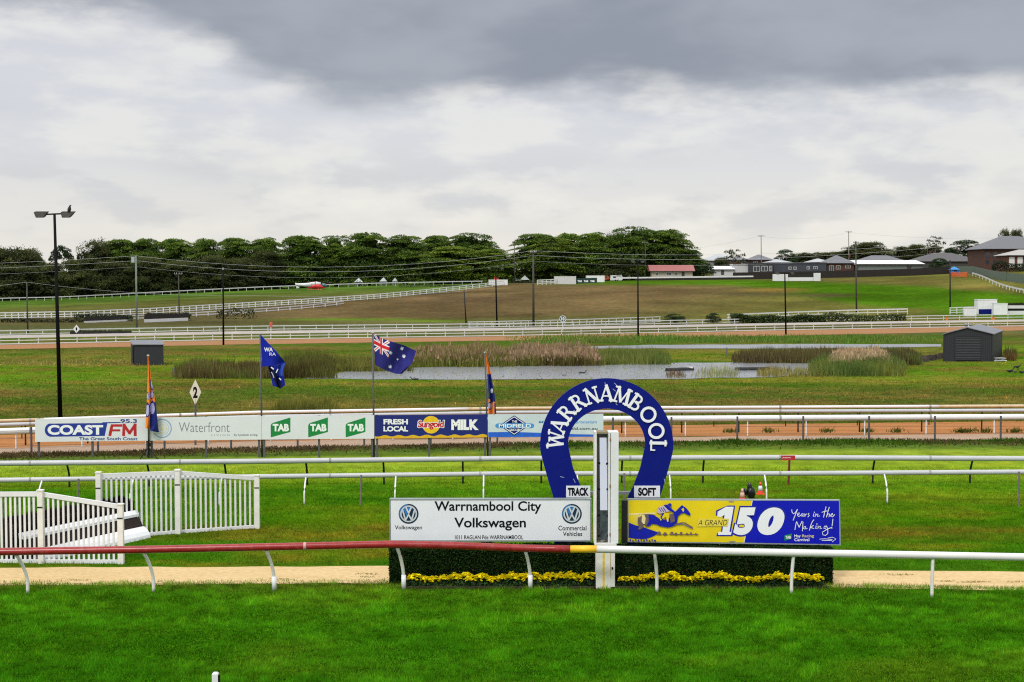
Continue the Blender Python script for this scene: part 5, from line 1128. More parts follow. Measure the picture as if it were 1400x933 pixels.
# ------------------------------------------------------------------ the two sheds
CLAD = None
def cladding(name, col, sc=34, axis=0):
    m = bpy.data.materials.new(name); m.use_nodes = True; nt = m.node_tree; N = nt.nodes; L = nt.links; b = N['Principled BSDF']; b.inputs['Roughness'].default_value = .5; b.inputs['Specular IOR Level'].default_value = .3
    tc = N.new('ShaderNodeTexCoord'); sp = N.new('ShaderNodeSeparateXYZ'); L.new(tc.outputs['Object'], sp.inputs[0]); s = N.new('ShaderNodeMath'); s.operation = 'MULTIPLY'; L.new(sp.outputs[axis], s.inputs[0]); s.inputs[1].default_value = sc
    k = N.new('ShaderNodeMath'); k.operation = 'SINE'; L.new(s.outputs[0], k.inputs[0]); bp = N.new('ShaderNodeBump'); bp.inputs['Strength'].default_value = .6; bp.inputs['Distance'].default_value = .02; L.new(k.outputs[0], bp.inputs['Height']); L.new(bp.outputs[0], b.inputs['Normal'])
    n = N.new('ShaderNodeTexNoise'); n.inputs['Scale'].default_value = 1.5; n.inputs['Detail'].default_value = 5; L.new(tc.outputs['Object'], n.inputs[0]); r = N.new('ShaderNodeMapRange'); L.new(n.outputs[0], r.inputs[0]); r.inputs[3].default_value = .85; r.inputs[4].default_value = 1.15
    x = N.new('ShaderNodeMix'); x.data_type = 'RGBA'; x.blend_type = 'MULTIPLY'; x.inputs[0].default_value = 1; x.inputs[6].default_value = (*col, 1); L.new(r.outputs[0], x.inputs[7]); L.new(x.outputs[2], b.inputs['Base Color']); MATS[name] = m; return m
SHEDW = cladding('shed_cladding', (.026, .028, .034)); SHEDR = cladding('shed_roof', (.15, .16, .18), 30, 1)
def gable_shed():
    Y = GP(1320, 494.5).y; x = lambda px: P(px, 480, Y).x; z = lambda py: P(1320, py, Y).z; g = Vector((x(1328), Y, 0)); t = thing('gable_shed', 'dark grey gabled shed with a roller door at the right end of the pond', 'shed', g)
    x0, x1, xa = x(1289.5), x(1357), x(1322.5); D = 9.0; ze, zr = z(457.5), z(449); sk = x(1368)-x(1357)
    F = [Vector((x0, Y, 0)), Vector((x1, Y, 0)), Vector((x1, Y, ze)), Vector((xa, Y, zr)), Vector((x0, Y, ze))]; off = Vector((4.1, D, 0))
    MB().prism(F, off).build('walls', SHEDW, t)
    for a, c in ((F[4], F[3]), (F[3], F[2])):
        u = (c-a).normalized(); b = MB(); e = .16; a2 = a-u*(e if a is F[4] else 0); c2 = c+u*(e if c is F[2] else 0); k = Vector((0, 0, .03)); b.prism([a2+k-off*.015, c2+k-off*.015, c2+k+Vector((0, 0, .07))-off*.015, a2+k+Vector((0, 0, .07))-off*.015], off*1.03); b.build('roof', SHEDR, t)
    d0, d1, dz = x(1306.5), x(1340.5), z(460.5); MB().lim(d0, d1, Y-.03, Y-.002, .12, dz).build('roller_door', cladding('roller_door', (.028, .031, .036), 40, 2), t)
    fr = MB(); fr.lim(d0-.1, d0-.001, Y-.05, Y-.003, 0, dz+.1); fr.lim(d1+.001, d1+.1, Y-.05, Y-.003, 0, dz+.1); fr.lim(d0, d1, Y-.05, Y-.003, dz+.001, dz+.1); fr.build('door_frame', M('shed_trim', (.02, .022, .025), .5), t)
    MB().lim(d0, d1, Y-.025, Y-.003, 0, .119).build('door_gap', BLACK, t)
    tr = MB(); 
    for q in (x0+.05, x1-.05): tr.lim(q-.06, q+.06, Y-.02, Y-.003, 0, ze-.05)
    tr.build('corner_trim', MATS['shed_trim'], t)
    v = Vector((xa+.35, Y+1.5, zr+.02)); MB().tube([v, v+Vector((0, 0, .16)), v+Vector((0, 0, .30)), v+Vector((0, 0, .38))], [.12, .12, .24, .1], 12).build('roof_vent', GALV, t)
gable_shed()
def junk():
    g = GP(1366, 495); t = thing('scrap_heap', 'small heap of grey pipes and boards beside the gabled shed', 'scrap', g); b = MB()
    for i in range(7):
        a = g+Vector((-.5+.1*i, -.1+.07*i, .08+.09*(i % 3))); MB_ = b.tube([a, a+Vector((.7+.1*(i % 2), .2*(i % 3)-.2, .03))], .05, 7)
    b.build('pipes', GALV, t); MB().box(g+Vector((.1, .1, .36)), (.9, .5, .07), .3).build('board', M('pale_board', (.4, .42, .46), .6), t)
junk()
def dirt_bank():
    a, c = GP(1245, 497), GP(1289, 489); b = MB(); n = 24
    for i in range(n):
        p = a.lerp(c, i/(n-1)); b.box((p.x, p.y+random.uniform(-.6, .4), .15), (random.uniform(.5, 1.1), random.uniform(.4, .8), random.uniform(.3, .7)), random.random()*3, top=.55)
    tag(b.build('rubble_bank', M('dark_rubble', (.05, .04, .032), .95, .5, 4, bump=.6), None, a), 'low bank of dark rubble running from the reeds up to the gabled shed', 'rubble', None, 'stuff')
dirt_bank()
def box_shed():
    Y = GP(203, 499.5).y; x = lambda px: P(px, 480, Y).x; z = lambda py: P(203, py, Y).z; g = Vector((x(202), Y, 0)); t = thing('box_shed', 'small plain dark grey box shed with a pale flat roof on the meadow', 'shed', g)
    MB().prism([(x(183), Y, 0), (x(223.5), Y, 0), (x(223.5), Y, z(471.8)), (x(183), Y, z(471.8))], (-1.0, 2.6, 0)).build('walls', SHEDW, t)
    x0, x1 = x(180), x(224.3); MB().prism([(x0+.1, Y-.12, z(472)+.01), (x0-.95, Y+2.75, z(472)+.30), (x0-.95, Y+2.75, z(472)+.36), (x0+.1, Y-.12, z(472)+.07)], (x1-x0, 0, 0)).build('roof', SHEDR, t)
    MB().lim(x(181.3), x(182.6), Y-.05, Y+.05, 0, z(473)).build('downpipe', BLACK, t)
box_shed()
# ------------------------------------------------------------------ far rails and fences
def far_fence(label, base, h, rails, posts, mat, name='rail_fence', pw=.1, rw=.06, step=24, cat='fence', group=None, pmat=None, rmats=None):
    """base: list of (px, py) on the ground; rails: list of (height, half thickness)"""
    px0, px1 = base[0][0], base[-1][0]; f = lambda px: GP(px, lerp(base, px))
    t = thing(name, label, cat, f((px0+px1)/2), group)
    n = max(2, int((px1-px0)/step)+1); pts = [f(px) for px in np.linspace(px0, px1, n)]
    # smooth the ground line a little so that far rails do not jitter
    for _ in range(6):
        q = [p.copy() for p in pts]
        for i in range(1, n-1): q[i] = (pts[i-1]+pts[i]*2+pts[i+1])/4; q[i].z = float(H(q[i].x, q[i].y))
        pts = q
    xs = np.linspace(px0, px1, n)
    def at(px):
        s = (px-px0)/(px1-px0)*(n-1); i = min(max(int(s), 0), n-2); return pts[i].lerp(pts[i+1], s-i)
    for z, r in rails:
        b = MB(); w = Vector((0, .03, 0)); A = [p+Vector((0, 0, z)) for p in pts]
        for i in range(n-1):
            a, c = A[i], A[i+1]; k = Vector((0, 0, r)); b.prism([a-k-w, c-k-w, c+k-w, a+k-w], (0, .06, 0))
        b.build('rail', mat, t)
    pm = MB().box((0, .06, h/2), (pw, .08, h)).mesh('post', pmat or mat)
    for px in posts: place(pm, 'post', t, at(px))
    return t
FW_ = M('far_white', (.60, .61, .61), .5, .06, .5)
far_fence('white running rail with a broad top band along the near side of the far course', [(-220, 476.5), (0, 472), (350, 465), (700, 460), (1050, 452.5), (1400, 446.5), (1580, 443.6)], 1.05, [(.98, .17), (.52, .05), (.12, .06)], list(np.arange(-213, 1580, 26.5))[:100], FW_, 'running_rail', .1, step=20, cat='rail')
far_fence('white two bar running rail along the far side of the far course', [(-220, 464.6), (0, 461.3), (350, 454), (700, 450), (1050, 442.6), (1310, 438), (1560, 434.5)], .95, [(.86, .07), (.38, .06)], list(np.arange(-206, 1560, 22)), FW_, 'running_rail', .1, step=20, cat='rail')
far_fence('long white post and rail fence climbing the hill from the left', [(-60, 437.5), (0, 436.3), (100, 434.5), (200, 430), (350, 420.5), (450, 414), (525, 408.5), (600, 400.5), (650, 395), (692, 390)], 1.25, [(1.16, .10), (.66, .09), (.2, .08)], list(np.arange(-56, 692, 9.0)), WHITE, 'rail_fence', .2, step=9)
far_fence('second white rail fence below the long climbing one', [(170, 438.5), (250, 434), (350, 428.5), (420, 423), (470, 417)], .9, [(.8, .10), (.3, .09)], list(np.arange(172, 470, 16)), FW_, 'rail_fence', .18, step=15)
far_fence('pale running rail below the dark grove at the upper left', [(-60, 413.5), (0, 412.6), (80, 411.5), (200, 405), (350, 397.5), (410, 395.5)], 1.2, [(1.05, .14)], list(np.arange(-54, 410, 11.5)), M('rail_dull', (.42, .43, .43), .6), 'running_rail', .14, step=12, cat='rail')
far_fence('thin pale running rail below the cypress row', [(445, 394.2), (500, 392.5), (560, 391.2), (660, 389.5)], 1.2, [(1.05, .13)], list(np.arange(450, 660, 13)), M('rail_dull', (.42, .43, .43), .6), 'running_rail', .12, step=12, cat='rail')
far_fence('close posted white fence rising behind the round marker', [(640, 449), (700, 447.5), (780, 445.5), (860, 442.5), (903, 440.8)], 1.0, [(.98, .07), (.5, .06), (.1, .05)], list(np.arange(642, 903, 10)), FW_, 'rail_fence', .12, step=14)
far_fence('white rail fence above the dark clipped bushes', [(994, 438.5), (1060, 435.8), (1130, 432.8), (1180, 431.5), (1241, 430.3)], 1.15, [(1.05, .12), (.5, .08)], list(np.arange(996, 1242, 13.6)), FW_, 'rail_fence', .14, step=14)
far_fence('white post and rail fence beside the white picket box at the right', [(1298, 430), (1338, 428.5)], 1.35, [(1.25, .1), (.75, .08), (.3, .08)], [1299, 1308, 1317, 1326, 1336], FW_, 'rail_fence', .2, step=8)
far_fence('small white running rail curving down the green slope at far right', [(1329, 377.5), (1340, 380.5), (1352, 386.5), (1362, 392), (1380, 397.5), (1400, 402), (1430, 408)], .95, [(.85, .2)], list(np.arange(1330, 1430, 4.6)), FW_, 'running_rail', .13, step=5, cat='rail')
far_fence('long low white rail in front of the dark paling fence', [(842, 382.3), (930, 381), (1030, 379.4)], 1.0, [(.85, .22)], list(np.arange(846, 1030, 23)), FW_, 'running_rail', .14, step=16, cat='rail')
far_fence('white rail gate between cypress row and corrugated shed', [(734, 390.2), (765, 388.6)], 1.5, [(1.4, .13), (.9, .11), (.45, .11)], [735, 741, 747, 753, 760], FW_, 'rail_fence', .24, step=8)
def paling(label, base, h, mat, step=14):
    pts = [GP(px, py) for px, py in base]; o = MB(); 
    for a, c in zip(pts[:-1], pts[1:]): o.prism([a-Vector((0, 0, .6)), c-Vector((0, 0, .6)), c+Vector((0, 0, h)), a+Vector((0, 0, h))], (0, .12, 0))
    return tag(o.build('paling_fence', mat, None, pts[0]), label, 'fence')
paling('low dark fence behind the long white rail, in front of the pink roofed house', [(868, 382.5), (960, 380.6), (1002, 380)], 1.0, cladding('dark_low_palings', (.016, .013, .011), 18))
paling('long dark brown paling fence in front of the houses', [(1002, 380), (1060, 379.4), (1160, 377.4), (1230, 375.8), (1298, 374.5)], 2.1, cladding('dark_palings', (.018, .014, .012), 18))
paling('pale green metal fence running down the right edge slope', [(1300, 373.8), (1330, 375), (1352, 381), (1376, 385), (1400, 388), (1440, 392)], 2.3, cladding('green_fence', (.10, .135, .105), 10))

# ------------------------------------------------------------------ jumps, boxes and markers on the far course
BRUSH = M('far_brush', (.014, .012, .010), .95, .5, 3)
def small_jump(px0, px1, pyb, pyt, label, Yd=1.0, bandfrac=.4, wings=None, slope=0, legs=True, face=FW_):
    a, c = GP(px0, pyb), GP(px1, pyb+slope); h = P(px0, pyt, a.y).z-a.z; t = thing('hurdle_jump', label, 'jump', a, 'small jumps on the far course')
    q = Vector((0, 0, 1)); B0 = h*bandfrac
    MB().prism([a+q*.02, c+q*.02, c+q*B0, a+q*B0], (0, .12, 0)).build('white_board', face, t)
    b = MB(); b.prism([a+q*(B0+.01)+Vector((0, .05, 0)), c+q*(B0+.01)+Vector((0, .05, 0)), c+q*h+Vector((0, .3, 0)), a+q*h+Vector((0, .3, 0))], (0, .5, 0)); b.build('brush', BRUSH, t)
    n = 500; s = rng.random(n); x = a.x+(c.x-a.x)*s; y = a.y+.3+(c.y-a.y)*s+.4*rng.random(n); tw = blade_mesh('twigs', x, y, a.z+(c.z-a.z)*s+h-.1, .15+.25*rng.random(n), .07+0*x, .5, np.tile((.02, .03, .012), (n, 1))*(.5+rng.random(n))[:, None], REEDM, wl(t)); tw.parent = t; tw.location = (0, 0, 0)
    for (w0, w1, wt) in (wings or []):
        g0, g1 = GP(w0, pyb), GP(w1, pyb); hh = P(w0, wt, g0.y).z-g0.z; MB().prism([g0-Vector((0, .3, 0)), g1-Vector((0, .3, 0)), g1+Vector((0, -.3, hh)), g0+Vector((0, -.3, hh))], (0, .1, 0)).build('wing', FW_, t)
    return t
small_jump(115, 179, 442, 434.5, 'low black brush jump with a white foot board left of the green pole', slope=-2.5, bandfrac=.35)
small_jump(197, 257, 441.5, 430.5, 'taller black brush jump with a broken white band below the climbing fence', slope=-2.5, bandfrac=.42)
small_jump(95, 178, 460, 453.2, 'dark clipped brush jump standing between the two far rails', bandfrac=.12)
small_jump(1077, 1112, 384.5, 374.5, 'white jump with a dark top and white box wings on the green slope', wings=[(1056, 1077, 375), (1112, 1121.5, 373.5)], bandfrac=.5)
sj = small_jump(1378, 1412, 430.5, 415.5, 'black and white striped jump at the right edge', bandfrac=.34)
_a, _c = GP(1378, 430.5), GP(1412, 430.5); _h = P(1378, 415.5, _a.y).z-_a.z; _q = Vector((0, -.12, 0)); _u = Vector((0, 0, 1))
MB().prism([_a+_q+_u*_h*.56, _c+_q+_u*_h*.56, _c+_q+_u*_h*.84, _a+_q+_u*_h*.84], (0, .1, 0)).build('white_rail', FW_, sj)
def white_box(px0, px1, pyb, pyt, label, name='picket_box', navy=None, D=2.0, mat=None):
    a, c = GP(px0, pyb), GP(px1, pyb); h = P(px0, pyt, a.y).z-a.z; t = thing(name, label, 'box' if name == 'picket_box' else 'shed', a); b = MB()
    b.prism([a, c, c+Vector((0, 0, h)), a+Vector((0, 0, h))], (0, D, 0)); b.build('side', mat or cladding('white_slats_%d' % px0, (.68, .69, .70), 14), t)
    MB().prism([a+Vector((-.05, -.06, h+.004)), c+Vector((.05, -.06, h+.004)), c+Vector((.05, -.06, h+.12)), a+Vector((-.05, -.06, h+.12))], (0, D+.1, 0)).build('top_rail', FW_, t)
    if navy: n0, n1, npy = navy; p, q = GP(n0, pyb), GP(n1, pyb); hh = P(n0, npy, p.y).z-p.z; MB().prism([p-Vector((0, .06, 0)), q-Vector((0, .06, 0)), q+Vector((0, -.06, hh)), p+Vector((0, -.06, hh))], (0, .05, 0)).build('navy_panel', NAVY, t)
white_box(1336.5, 1363, 430, 410.5, 'tall white slatted box with a navy panel below the green slope', navy=(1338, 1357, 423)); white_box(1358.5, 1377.5, 431, 415.5, 'lower white slatted box beside the striped jump', D=1.2)
white_box(1318, 1335, 433, 421.5, 'low white slatted panel in front of the small right fence', D=.3)
white_box(758, 787.5, 388.8, 378.5, 'pale corrugated shed at the crest beside the white rail gate', 'corrugated_shed', D=4, mat=cladding('pale_corrugated', (.50, .50, .49), 12))
white_box(802, 826.5, 386, 377.5, 'white trailer box behind the dark logo banner', 'trailer_box', D=5); white_box(668, 694, 390.2, 383.2, 'white site hut with a red patch at the top of the hill fence', 'site_hut', D=4, mat=cladding('hut_white', (.66, .66, .64), 8))
def banner():
    a, c = GP(787.8, 388), GP(815, 387); h = P(788, 380.8, a.y).z-a.z; a.y = c.y = a.y-.5; t = thing('banner', 'dark green banner with three white TAB words at the crest', 'banner', a); MB().prism([a, c, c+Vector((0, 0, h)), a+Vector((0, 0, h))], (0, .05, 0)).build('cloth', M('banner_green', (.01, .035, .03), .7), t)
    d = Decal(a.y)
    for x in (789.5, 798.2, 806.9): d.text('TAB', x, x+6, 383.4, 386, LETWHITE, .06)
    d.build('lettering', t)
    for px in (788.5, 801, 814): g = GP(px, 388); g.y = a.y; MB().lim(g.x-.05, g.x+.05, a.y+.06, a.y+.14, a.z-.3, a.z+h).build('post', GREYPOST, t)
banner()
p = GP(675, 388); tag(MB().lim(p.x, GP(682, 388).x, p.y-2, p.y-1.6, p.z, p.z+1.5).lim(p.x+.1, p.x+.9, p.y-1.9, p.y-1.7, p.z+1.5, p.z+1.9).build('red_crate', M('hut_red', (.5, .05, .03), .6), None, p), 'red crate standing against the white site hut', 'crate')
def horse_float(px0, px1, pyb, pyt, label, mat, Y=432, roofpeak=None):
    p, q = P(px0, pyb, Y), P(px1, pyb, Y); zb = min(p.z, float(H(p.x, Y))); h = P(px0, pyt, Y).z-zb; t = thing('horse_trailer', label, 'trailer', (p.x, Y, zb))
    L_ = q.x-p.x; b = MB(); b.prism([(p.x, Y, zb+.5), (q.x-.4, Y, zb+.5), (q.x, Y, zb+h*.6), (q.x-.5, Y, zb+h), (p.x+.2, Y, zb+h), (p.x, Y, zb+h*.9)], (0, 2.2, 0)); b.build('body', mat, t)
    wm = MB().tube([(0, -.02, 0), (0, .25, 0)], .36, 14).mesh('wheel', BLACK)
    for k in (.4, .6): place(wm, 'wheel', t, (p.x+L_*k, Y, zb+.36))
    MB().lim(p.x+L_*.2, p.x+L_*.45, Y-.02, Y-.002, zb+h*.6, zb+h*.82).build('window', M('dark_window', (.02, .025, .03), .2), t)
horse_float(834.5, 852, 385.8, 376.5, 'white horse trailer in front of the cypress row', FW_); horse_float(846, 863, 384.5, 375.6, 'second white trailer tucked behind the first at the crest', M('trailer_cream', (.6, .6, .56), .5), 436); horse_float(826.5, 833.5, 385.5, 377, 'small orange trailer between two white ones', M('trailer_orange', (.45, .10, .03), .5), 434)
def red_post(px, pyb, pyt, label, mat):
    g = GP(px, pyb); h = P(px, pyt, g.y).z-g.z; t = thing('course_marker', label, 'marker', g); MB().box((g.x, g.y, g.z+h*.25), (.12, .12, h*.5)).build('post', FW_, t); MB().box((g.x, g.y, g.z+h*.75), (.42, .14, h*.5)).build('panel', mat, t)
red_post(370.5, 455, 440.5, 'small red and white course marker behind the blue club flag', M('marker_coral', (.55, .10, .07), .6))
red_post(1294.5, 443, 434, 'tiny orange marker on the far rail in line with the green slope pole', M('marker_orange2', (.6, .18, .03), .6)); red_post(1358, 443, 433.5, 'tiny orange marker on the far rail above the gabled shed', M('marker_orange2', (.6, .18, .03), .6))

# ------------------------------------------------------------------ helicopter on the grass
def helicopter():
    g = GP(432, 396.5); t = thing('helicopter', 'small red and white helicopter parked on the grass below the cypress row', 'helicopter', g); s = g.y/FPX
    p = lambda x, y: P(x, y, g.y); HR = M('heli_red', (.55, .03, .03), .4); 
    sp = [(419.5, 393.3, .1), (422, 392.8, .45), (427, 392, .8), (433, 391.6, .95), (438, 392, .75), (443, 393, .4), (445, 393.6, .12)]
    MB().tube([p(x, y) for x, y, r in sp], [r*.85 for x, y, r in sp], 14).build('fuselage', HR, t, smooth=True)
    MB().tube([p(424, 388.6), p(432, 388), p(438.5, 388.4)], [.5, .6, .4], 12).build('engine_cowl', FW_, t, smooth=True)
    MB().tube([p(426, 390), p(415, 389.8), p(404, 389)], [.75, .5, .3], 12).build('tail_boom', FW_, t, smooth=True)
    b = MB(); b.prism([p(403, 386.8), p(406, 387.6), p(409, 394), p(405.5, 394.4)], (0, .12, 0)); b.build('tail_fin', FW_, t)
    b = MB(); b.tube([p(440, 389.6), p(444, 390.5), p(447, 391.8)], [.55, .6, .2], 12); b.build('canopy', M('canopy_glass', (.06, .12, .14), .15), t, smooth=True)
    m = p(432, 385.6); MB().tube([p(432, 388), m], .12, 8).build('rotor_mast', DARKSTEEL, t)
    for a in (.2, 2.3, 4.4): e = Vector((math.cos(a)*4.6, math.sin(a)*4.6, -.1)); MB().tube([m, m+e], [.13, .1], 4, ry=.25).build('rotor_blade', M('blade_dull', (.2, .05, .04), .5), t)
    for dy in (-.9, .9):
        k = Vector((0, dy, 0)); b = MB(); b.tube([p(421, 396.2)+k, p(440, 396.2)+k, p(442, 395.4)+k], .06, 6)
        for x in (426, 436): b.tube([p(x, 393)+k*.4, p(x, 396.2)+k], .05, 6)
        b.build('skid', HR, t)
helicopter()

# ------------------------------------------------------------------ tents below the trees
def tent(px0, px1, pyb, pyt, label, Y=437):
    a, c = P(px0, pyb, Y), P(px1, pyb, Y); zb = min(a.z, float(H(a.x, Y))); h = P(px0, pyt, Y).z-zb; x0, x1 = a.x, c.x; D = (x1-x0); t = thing('peaked_tent', label, 'tent', ((x0+x1)/2, Y, zb), 'white tents under the cypress row')
    b = MB(); cx, cy = (x0+x1)/2, Y+D/2; e = zb+h*.5; b.add([(x0, Y, e), (x1, Y, e), (x1, Y+D, e), (x0, Y+D, e), (cx, cy, zb+h)], [(0, 1, 4), (1, 2, 4), (2, 3, 4), (3, 0, 4), (0, 3, 2, 1)]); b.build('roof', M('tent_canvas', (.46, .50, .50), .8, .06), t)
    MB().lim(x0+.05, x1-.05, Y+D-.06, Y+D-.02, zb-.3, e-.01).build('rear_wall', MATS['tent_canvas'], t)
    pm = MB().box((0, 0, (h*.5)/2-.15), (.08, .08, h*.5+.3-.02)).mesh('pole', GALV)
    for x in (x0+.06, x1-.06):
        for y in (Y+.06, Y+D-.1): place(pm, 'pole', t, (x, y, zb))
tent(484, 496, 389, 380.2, 'white peaked tent half sunk behind the rail, beside the broadest cypress skirts'); tent(519, 529, 388.5, 379.2, 'pointed white tent standing between two cypress trunks'); tent(536, 543.5, 388, 379.6, 'narrow white tent, smallest of the three under the cypress row')
tent(711, 724, 389, 376.8, 'pale brown peaked tent near the white rail gate'); tent(697, 712, 388.6, 379.5, 'low grey white tent beside the white site hut')

# ------------------------------------------------------------------ houses
GLASS = M('house_glass', (.03, .04, .05), .15, .2, 2, spec=.6); WFR = M('window_white', (.62, .62, .60), .5); GUT = M('gutter', (.05, .05, .055), .5)
BRICK = M('red_brick', (.070, .032, .022), .85, .25, 6); CREAM = M('cream_render', (.42, .385, .30), .8, .05); CHAR = M('charcoal_cladding', (.035, .038, .045), .7, .1); SLATE = M('slate_roof', (.125, .13, .145), .7, .08, 2); PALER = M('pale_roof', (.36, .38, .40), .6, .06, 2); PINKR = M('pink_roof', (.30, .105, .10), .6, .08, 2); SLATE2 = M('brown_grey_roof', (.085, .082, .085), .75, .1, 2); WHR = M('white_roof', (.66, .68, .70), .5, .05)
def house(label, px0, px1, pyb, pye, pyr, Y, depth, wm, rm, kind='hip', wins=(), doors=(), pane=True, over=.45, ridge=None, chimney=None, name='house', cat='house', wf=WFR):
    x = lambda px: P(px, 360, Y).x; zz = lambda py: P(1100, py, Y).z
    x0, x1 = x(px0), x(px1); ze, zr = zz(pye), zz(pyr); zb = zz(pyb)-2.0; t = thing(name, label, cat, ((x0+x1)/2, Y, zz(pyb)))
    MB().lim(x0, x1, Y, Y+depth, zb, ze).build('walls', wm, t)
    a, c, y0, y1 = x0-over, x1+over, Y-over, Y+depth+over; k = .14; ym = (y0+y1)/2
    b = MB()
    if kind == 'hip':
        i = min((y1-y0)/2, (c-a)/2-.3)
        if ridge: r0, r1 = x(ridge[0]), x(ridge[1])
        else: r0, r1 = a+i, c-i
        b.add([(a, y0, ze+.003), (c, y0, ze+.003), (c, y1, ze+.003), (a, y1, ze+.003), (a, y0, ze+k), (c, y0, ze+k), (c, y1, ze+k), (a, y1, ze+k), (r0, ym, zr), (r1, ym, zr)], [(3, 2, 1, 0), (0, 1, 5, 4), (1, 2, 6, 5), (2, 3, 7, 6), (3, 0, 4, 7), (4, 5, 9, 8), (5, 6, 9), (6, 7, 8, 9), (7, 4, 8)])
    elif kind == 'gable':
        b.prism([(a, y0, ze+.003), (a, y0, ze+k), (a, ym, zr), (a, y1, ze+k), (a, y1, ze+.003)], (c-a, 0, 0))
    elif kind == 'skillion':
        b.prism([(a, y0, ze+.003), (a, y0, ze+k), (a, y1, zr), (a, y1, ze+.003)], (c-a, 0, 0))
    else: b.lim(a, c, y0, y1, ze+.003, zr)
    rf = b.build('roof', rm, t)
    MB().lim(a, c, y0-.09, y0-.004, ze+.01, ze+.13).build('gutter', GUT, rf, org=wl(rf))
    if chimney: q = P(chimney[0], chimney[1], ym); MB().lim(q.x-.3, q.x+.3, ym-.3, ym+.3, zr-.8, q.z).build('chimney', BRICK, rf, org=wl(rf))
    for w0, w1, t0, t1 in wins:
        o = MB().lim(x(w0), x(w1), Y-.05, Y-.004, zz(t1), zz(t0)).build('window', wf, t); u = .1; cx = (x(w0)+x(w1))/2
        m = MB(); m.lim(x(w0)+u, cx-.04, Y-.07, Y-.0505, zz(t1)+u, zz(t0)-u); m.lim(cx+.04, x(w1)-u, Y-.07, Y-.0505, zz(t1)+u, zz(t0)-u); (m.build('pane', GLASS, o, org=wl(o)) if pane else None)
    for w0, w1, t0, t1 in doors:
        o = MB().lim(x(w0), x(w1), Y-.05, Y-.004, zz(t1), zz(t0)).build('door', M('dark_door', (.05, .045, .04), .6), t); MB().box((x(w1)-.12, Y-.08, (zz(t0)+zz(t1))/2), (.05, .06, .12)).build('handle', GALV, o, org=wl(o))
    return t
house('cream house with a pink iron roof at the end of the cypress row', 891, 947, 379.5, 371.3, 362.5, 431, 8, CREAM, PINKR, 'gable', wins=[(896, 900, 372.5, 377), (911, 918, 372.5, 376.5), (922, 926, 372.5, 377)], doors=[(932, 936, 372.2, 377.8)], over=.7)
house('low white shed beside the round dark shrub', 976, 1003, 376, 369, 364, 440, 7, M('shed_white', (.5, .5, .5), .6), WHR, 'gable', doors=[(986, 990, 369.8, 376)], name='white_shed', cat='shed')
house('pale corrugated shed against the black modular building', 1002, 1023, 375, 362.5, 361.6, 441, 6, cladding('corr_pale', (.46, .46, .47), 9), WHR, 'flat', name='corrugated_shed', cat='shed', over=.1)
house('pale grey roofed house rising behind the sparse gum tree', 962, 1010, 366, 357, 347.2, 500, 12, M('grey_render', (.2, .2, .2), .8), PALER, 'hip', wins=[(966, 972, 358.5, 363), (984, 990, 358.5, 363)])
house('grey long roofed house just behind the pale corrugated shed', 1000, 1024, 366, 356, 350.5, 490, 12, BRICK, SLATE, 'hip', wins=[(1014, 1019, 357, 361)])
house('brick house with a grey hip roof below the tall T shaped pole', 1026, 1056, 366, 356, 348, 495, 11, BRICK, SLATE, 'hip', wins=[(1030, 1036, 357.2, 361)], chimney=(1024, 346) if False else None)
house('flat black modular building with white framed doors', 1023.5, 1057, 377, 361, 359.4, 440, 6, CHAR, M('flat_black_roof', (.03, .032, .035), .6), 'flat', wins=[(1030, 1039, 364, 371.5), (1041, 1049.5, 364, 371), (1052, 1055.5, 364, 371)], name='modular_building', cat='building', over=.12)
house('dark modular building without doors, partly behind the small white jump', 1058, 1130, 377, 360.6, 359, 444, 6, M('navy_grey_cladding', (.04, .046, .058), .7, .15, 1), M('flat_grey_roof', (.07, .075, .085), .6), 'flat', wins=[(1078, 1082, 365, 369), (1085, 1089, 365, 369), (1103, 1107, 364.5, 368.5), (1112, 1118, 364.5, 368)], name='modular_building', cat='building', over=.1)
house('house with a pale low hip roof behind the dark modular building', 1050, 1082, 368, 359.5, 354.8, 470, 9, BRICK, PALER, 'hip'); house('second pale low hip roof right of the domed tree', 1108, 1136, 368, 359, 353.6, 472, 9, CHAR, PALER, 'hip')
house('brick house with a long grey hip roof and cream blinds', 1131, 1168, 377.5, 360.5, 349, 446, 12, BRICK, SLATE, 'hip', wins=[(1134, 1140, 363, 371), (1143, 1149, 363, 368.5), (1156, 1163, 362.5, 367)], wf=M('cream_blind', (.55, .52, .42), .6), chimney=(1161, 348))
house('slate grey hip roofed house behind the white roofed carport', 1172, 1246, 374, 360, 349, 470, 13, BRICK, SLATE, 'hip')
house('open carport with a long bright white roof behind the paling fence', 1174, 1262, 376.5, 361.8, 355.6, 442, 9, cladding('carport_green', (.14, .16, .155), 8), WHR, 'skillion', name='carport', cat='carport', over=.6, doors=[(1240, 1246, 363.5, 372)])
house('wide low house with a dark grey brown roof behind the rounded dark shrub', 1254, 1342, 372, 358, 345.4, 480, 16, M('dark_wall', (.05, .045, .042), .8), SLATE2, 'hip', chimney=(1272, 343))
house('two storey brick house with a grey roof at the right edge', 1345.5, 1440, 367, 341, 322, 440, 16, BRICK, SLATE, 'hip', wins=[(1347.5, 1353, 344.5, 353), (1357, 1363, 344.5, 353), (1368, 1374, 345, 352.5), (1382, 1388, 344.5, 349), (1347.5, 1352, 355.5, 361.5), (1358, 1364, 355.5, 362)], over=.8, wf=M('dark_window_frame', (.03, .033, .04), .5))
house('brick house front with white shuttered windows at the right edge', 1378, 1440, 372, 349.8, 341, 415, 10, M('orange_brick', (.11, .042, .028), .85, .2, 6), M('cream_roof_edge', (.34, .33, .31), .7), 'hip', wins=[(1379.5, 1387, 351.5, 366), (1391, 1398, 351.5, 366)], pane=False, over=.7)

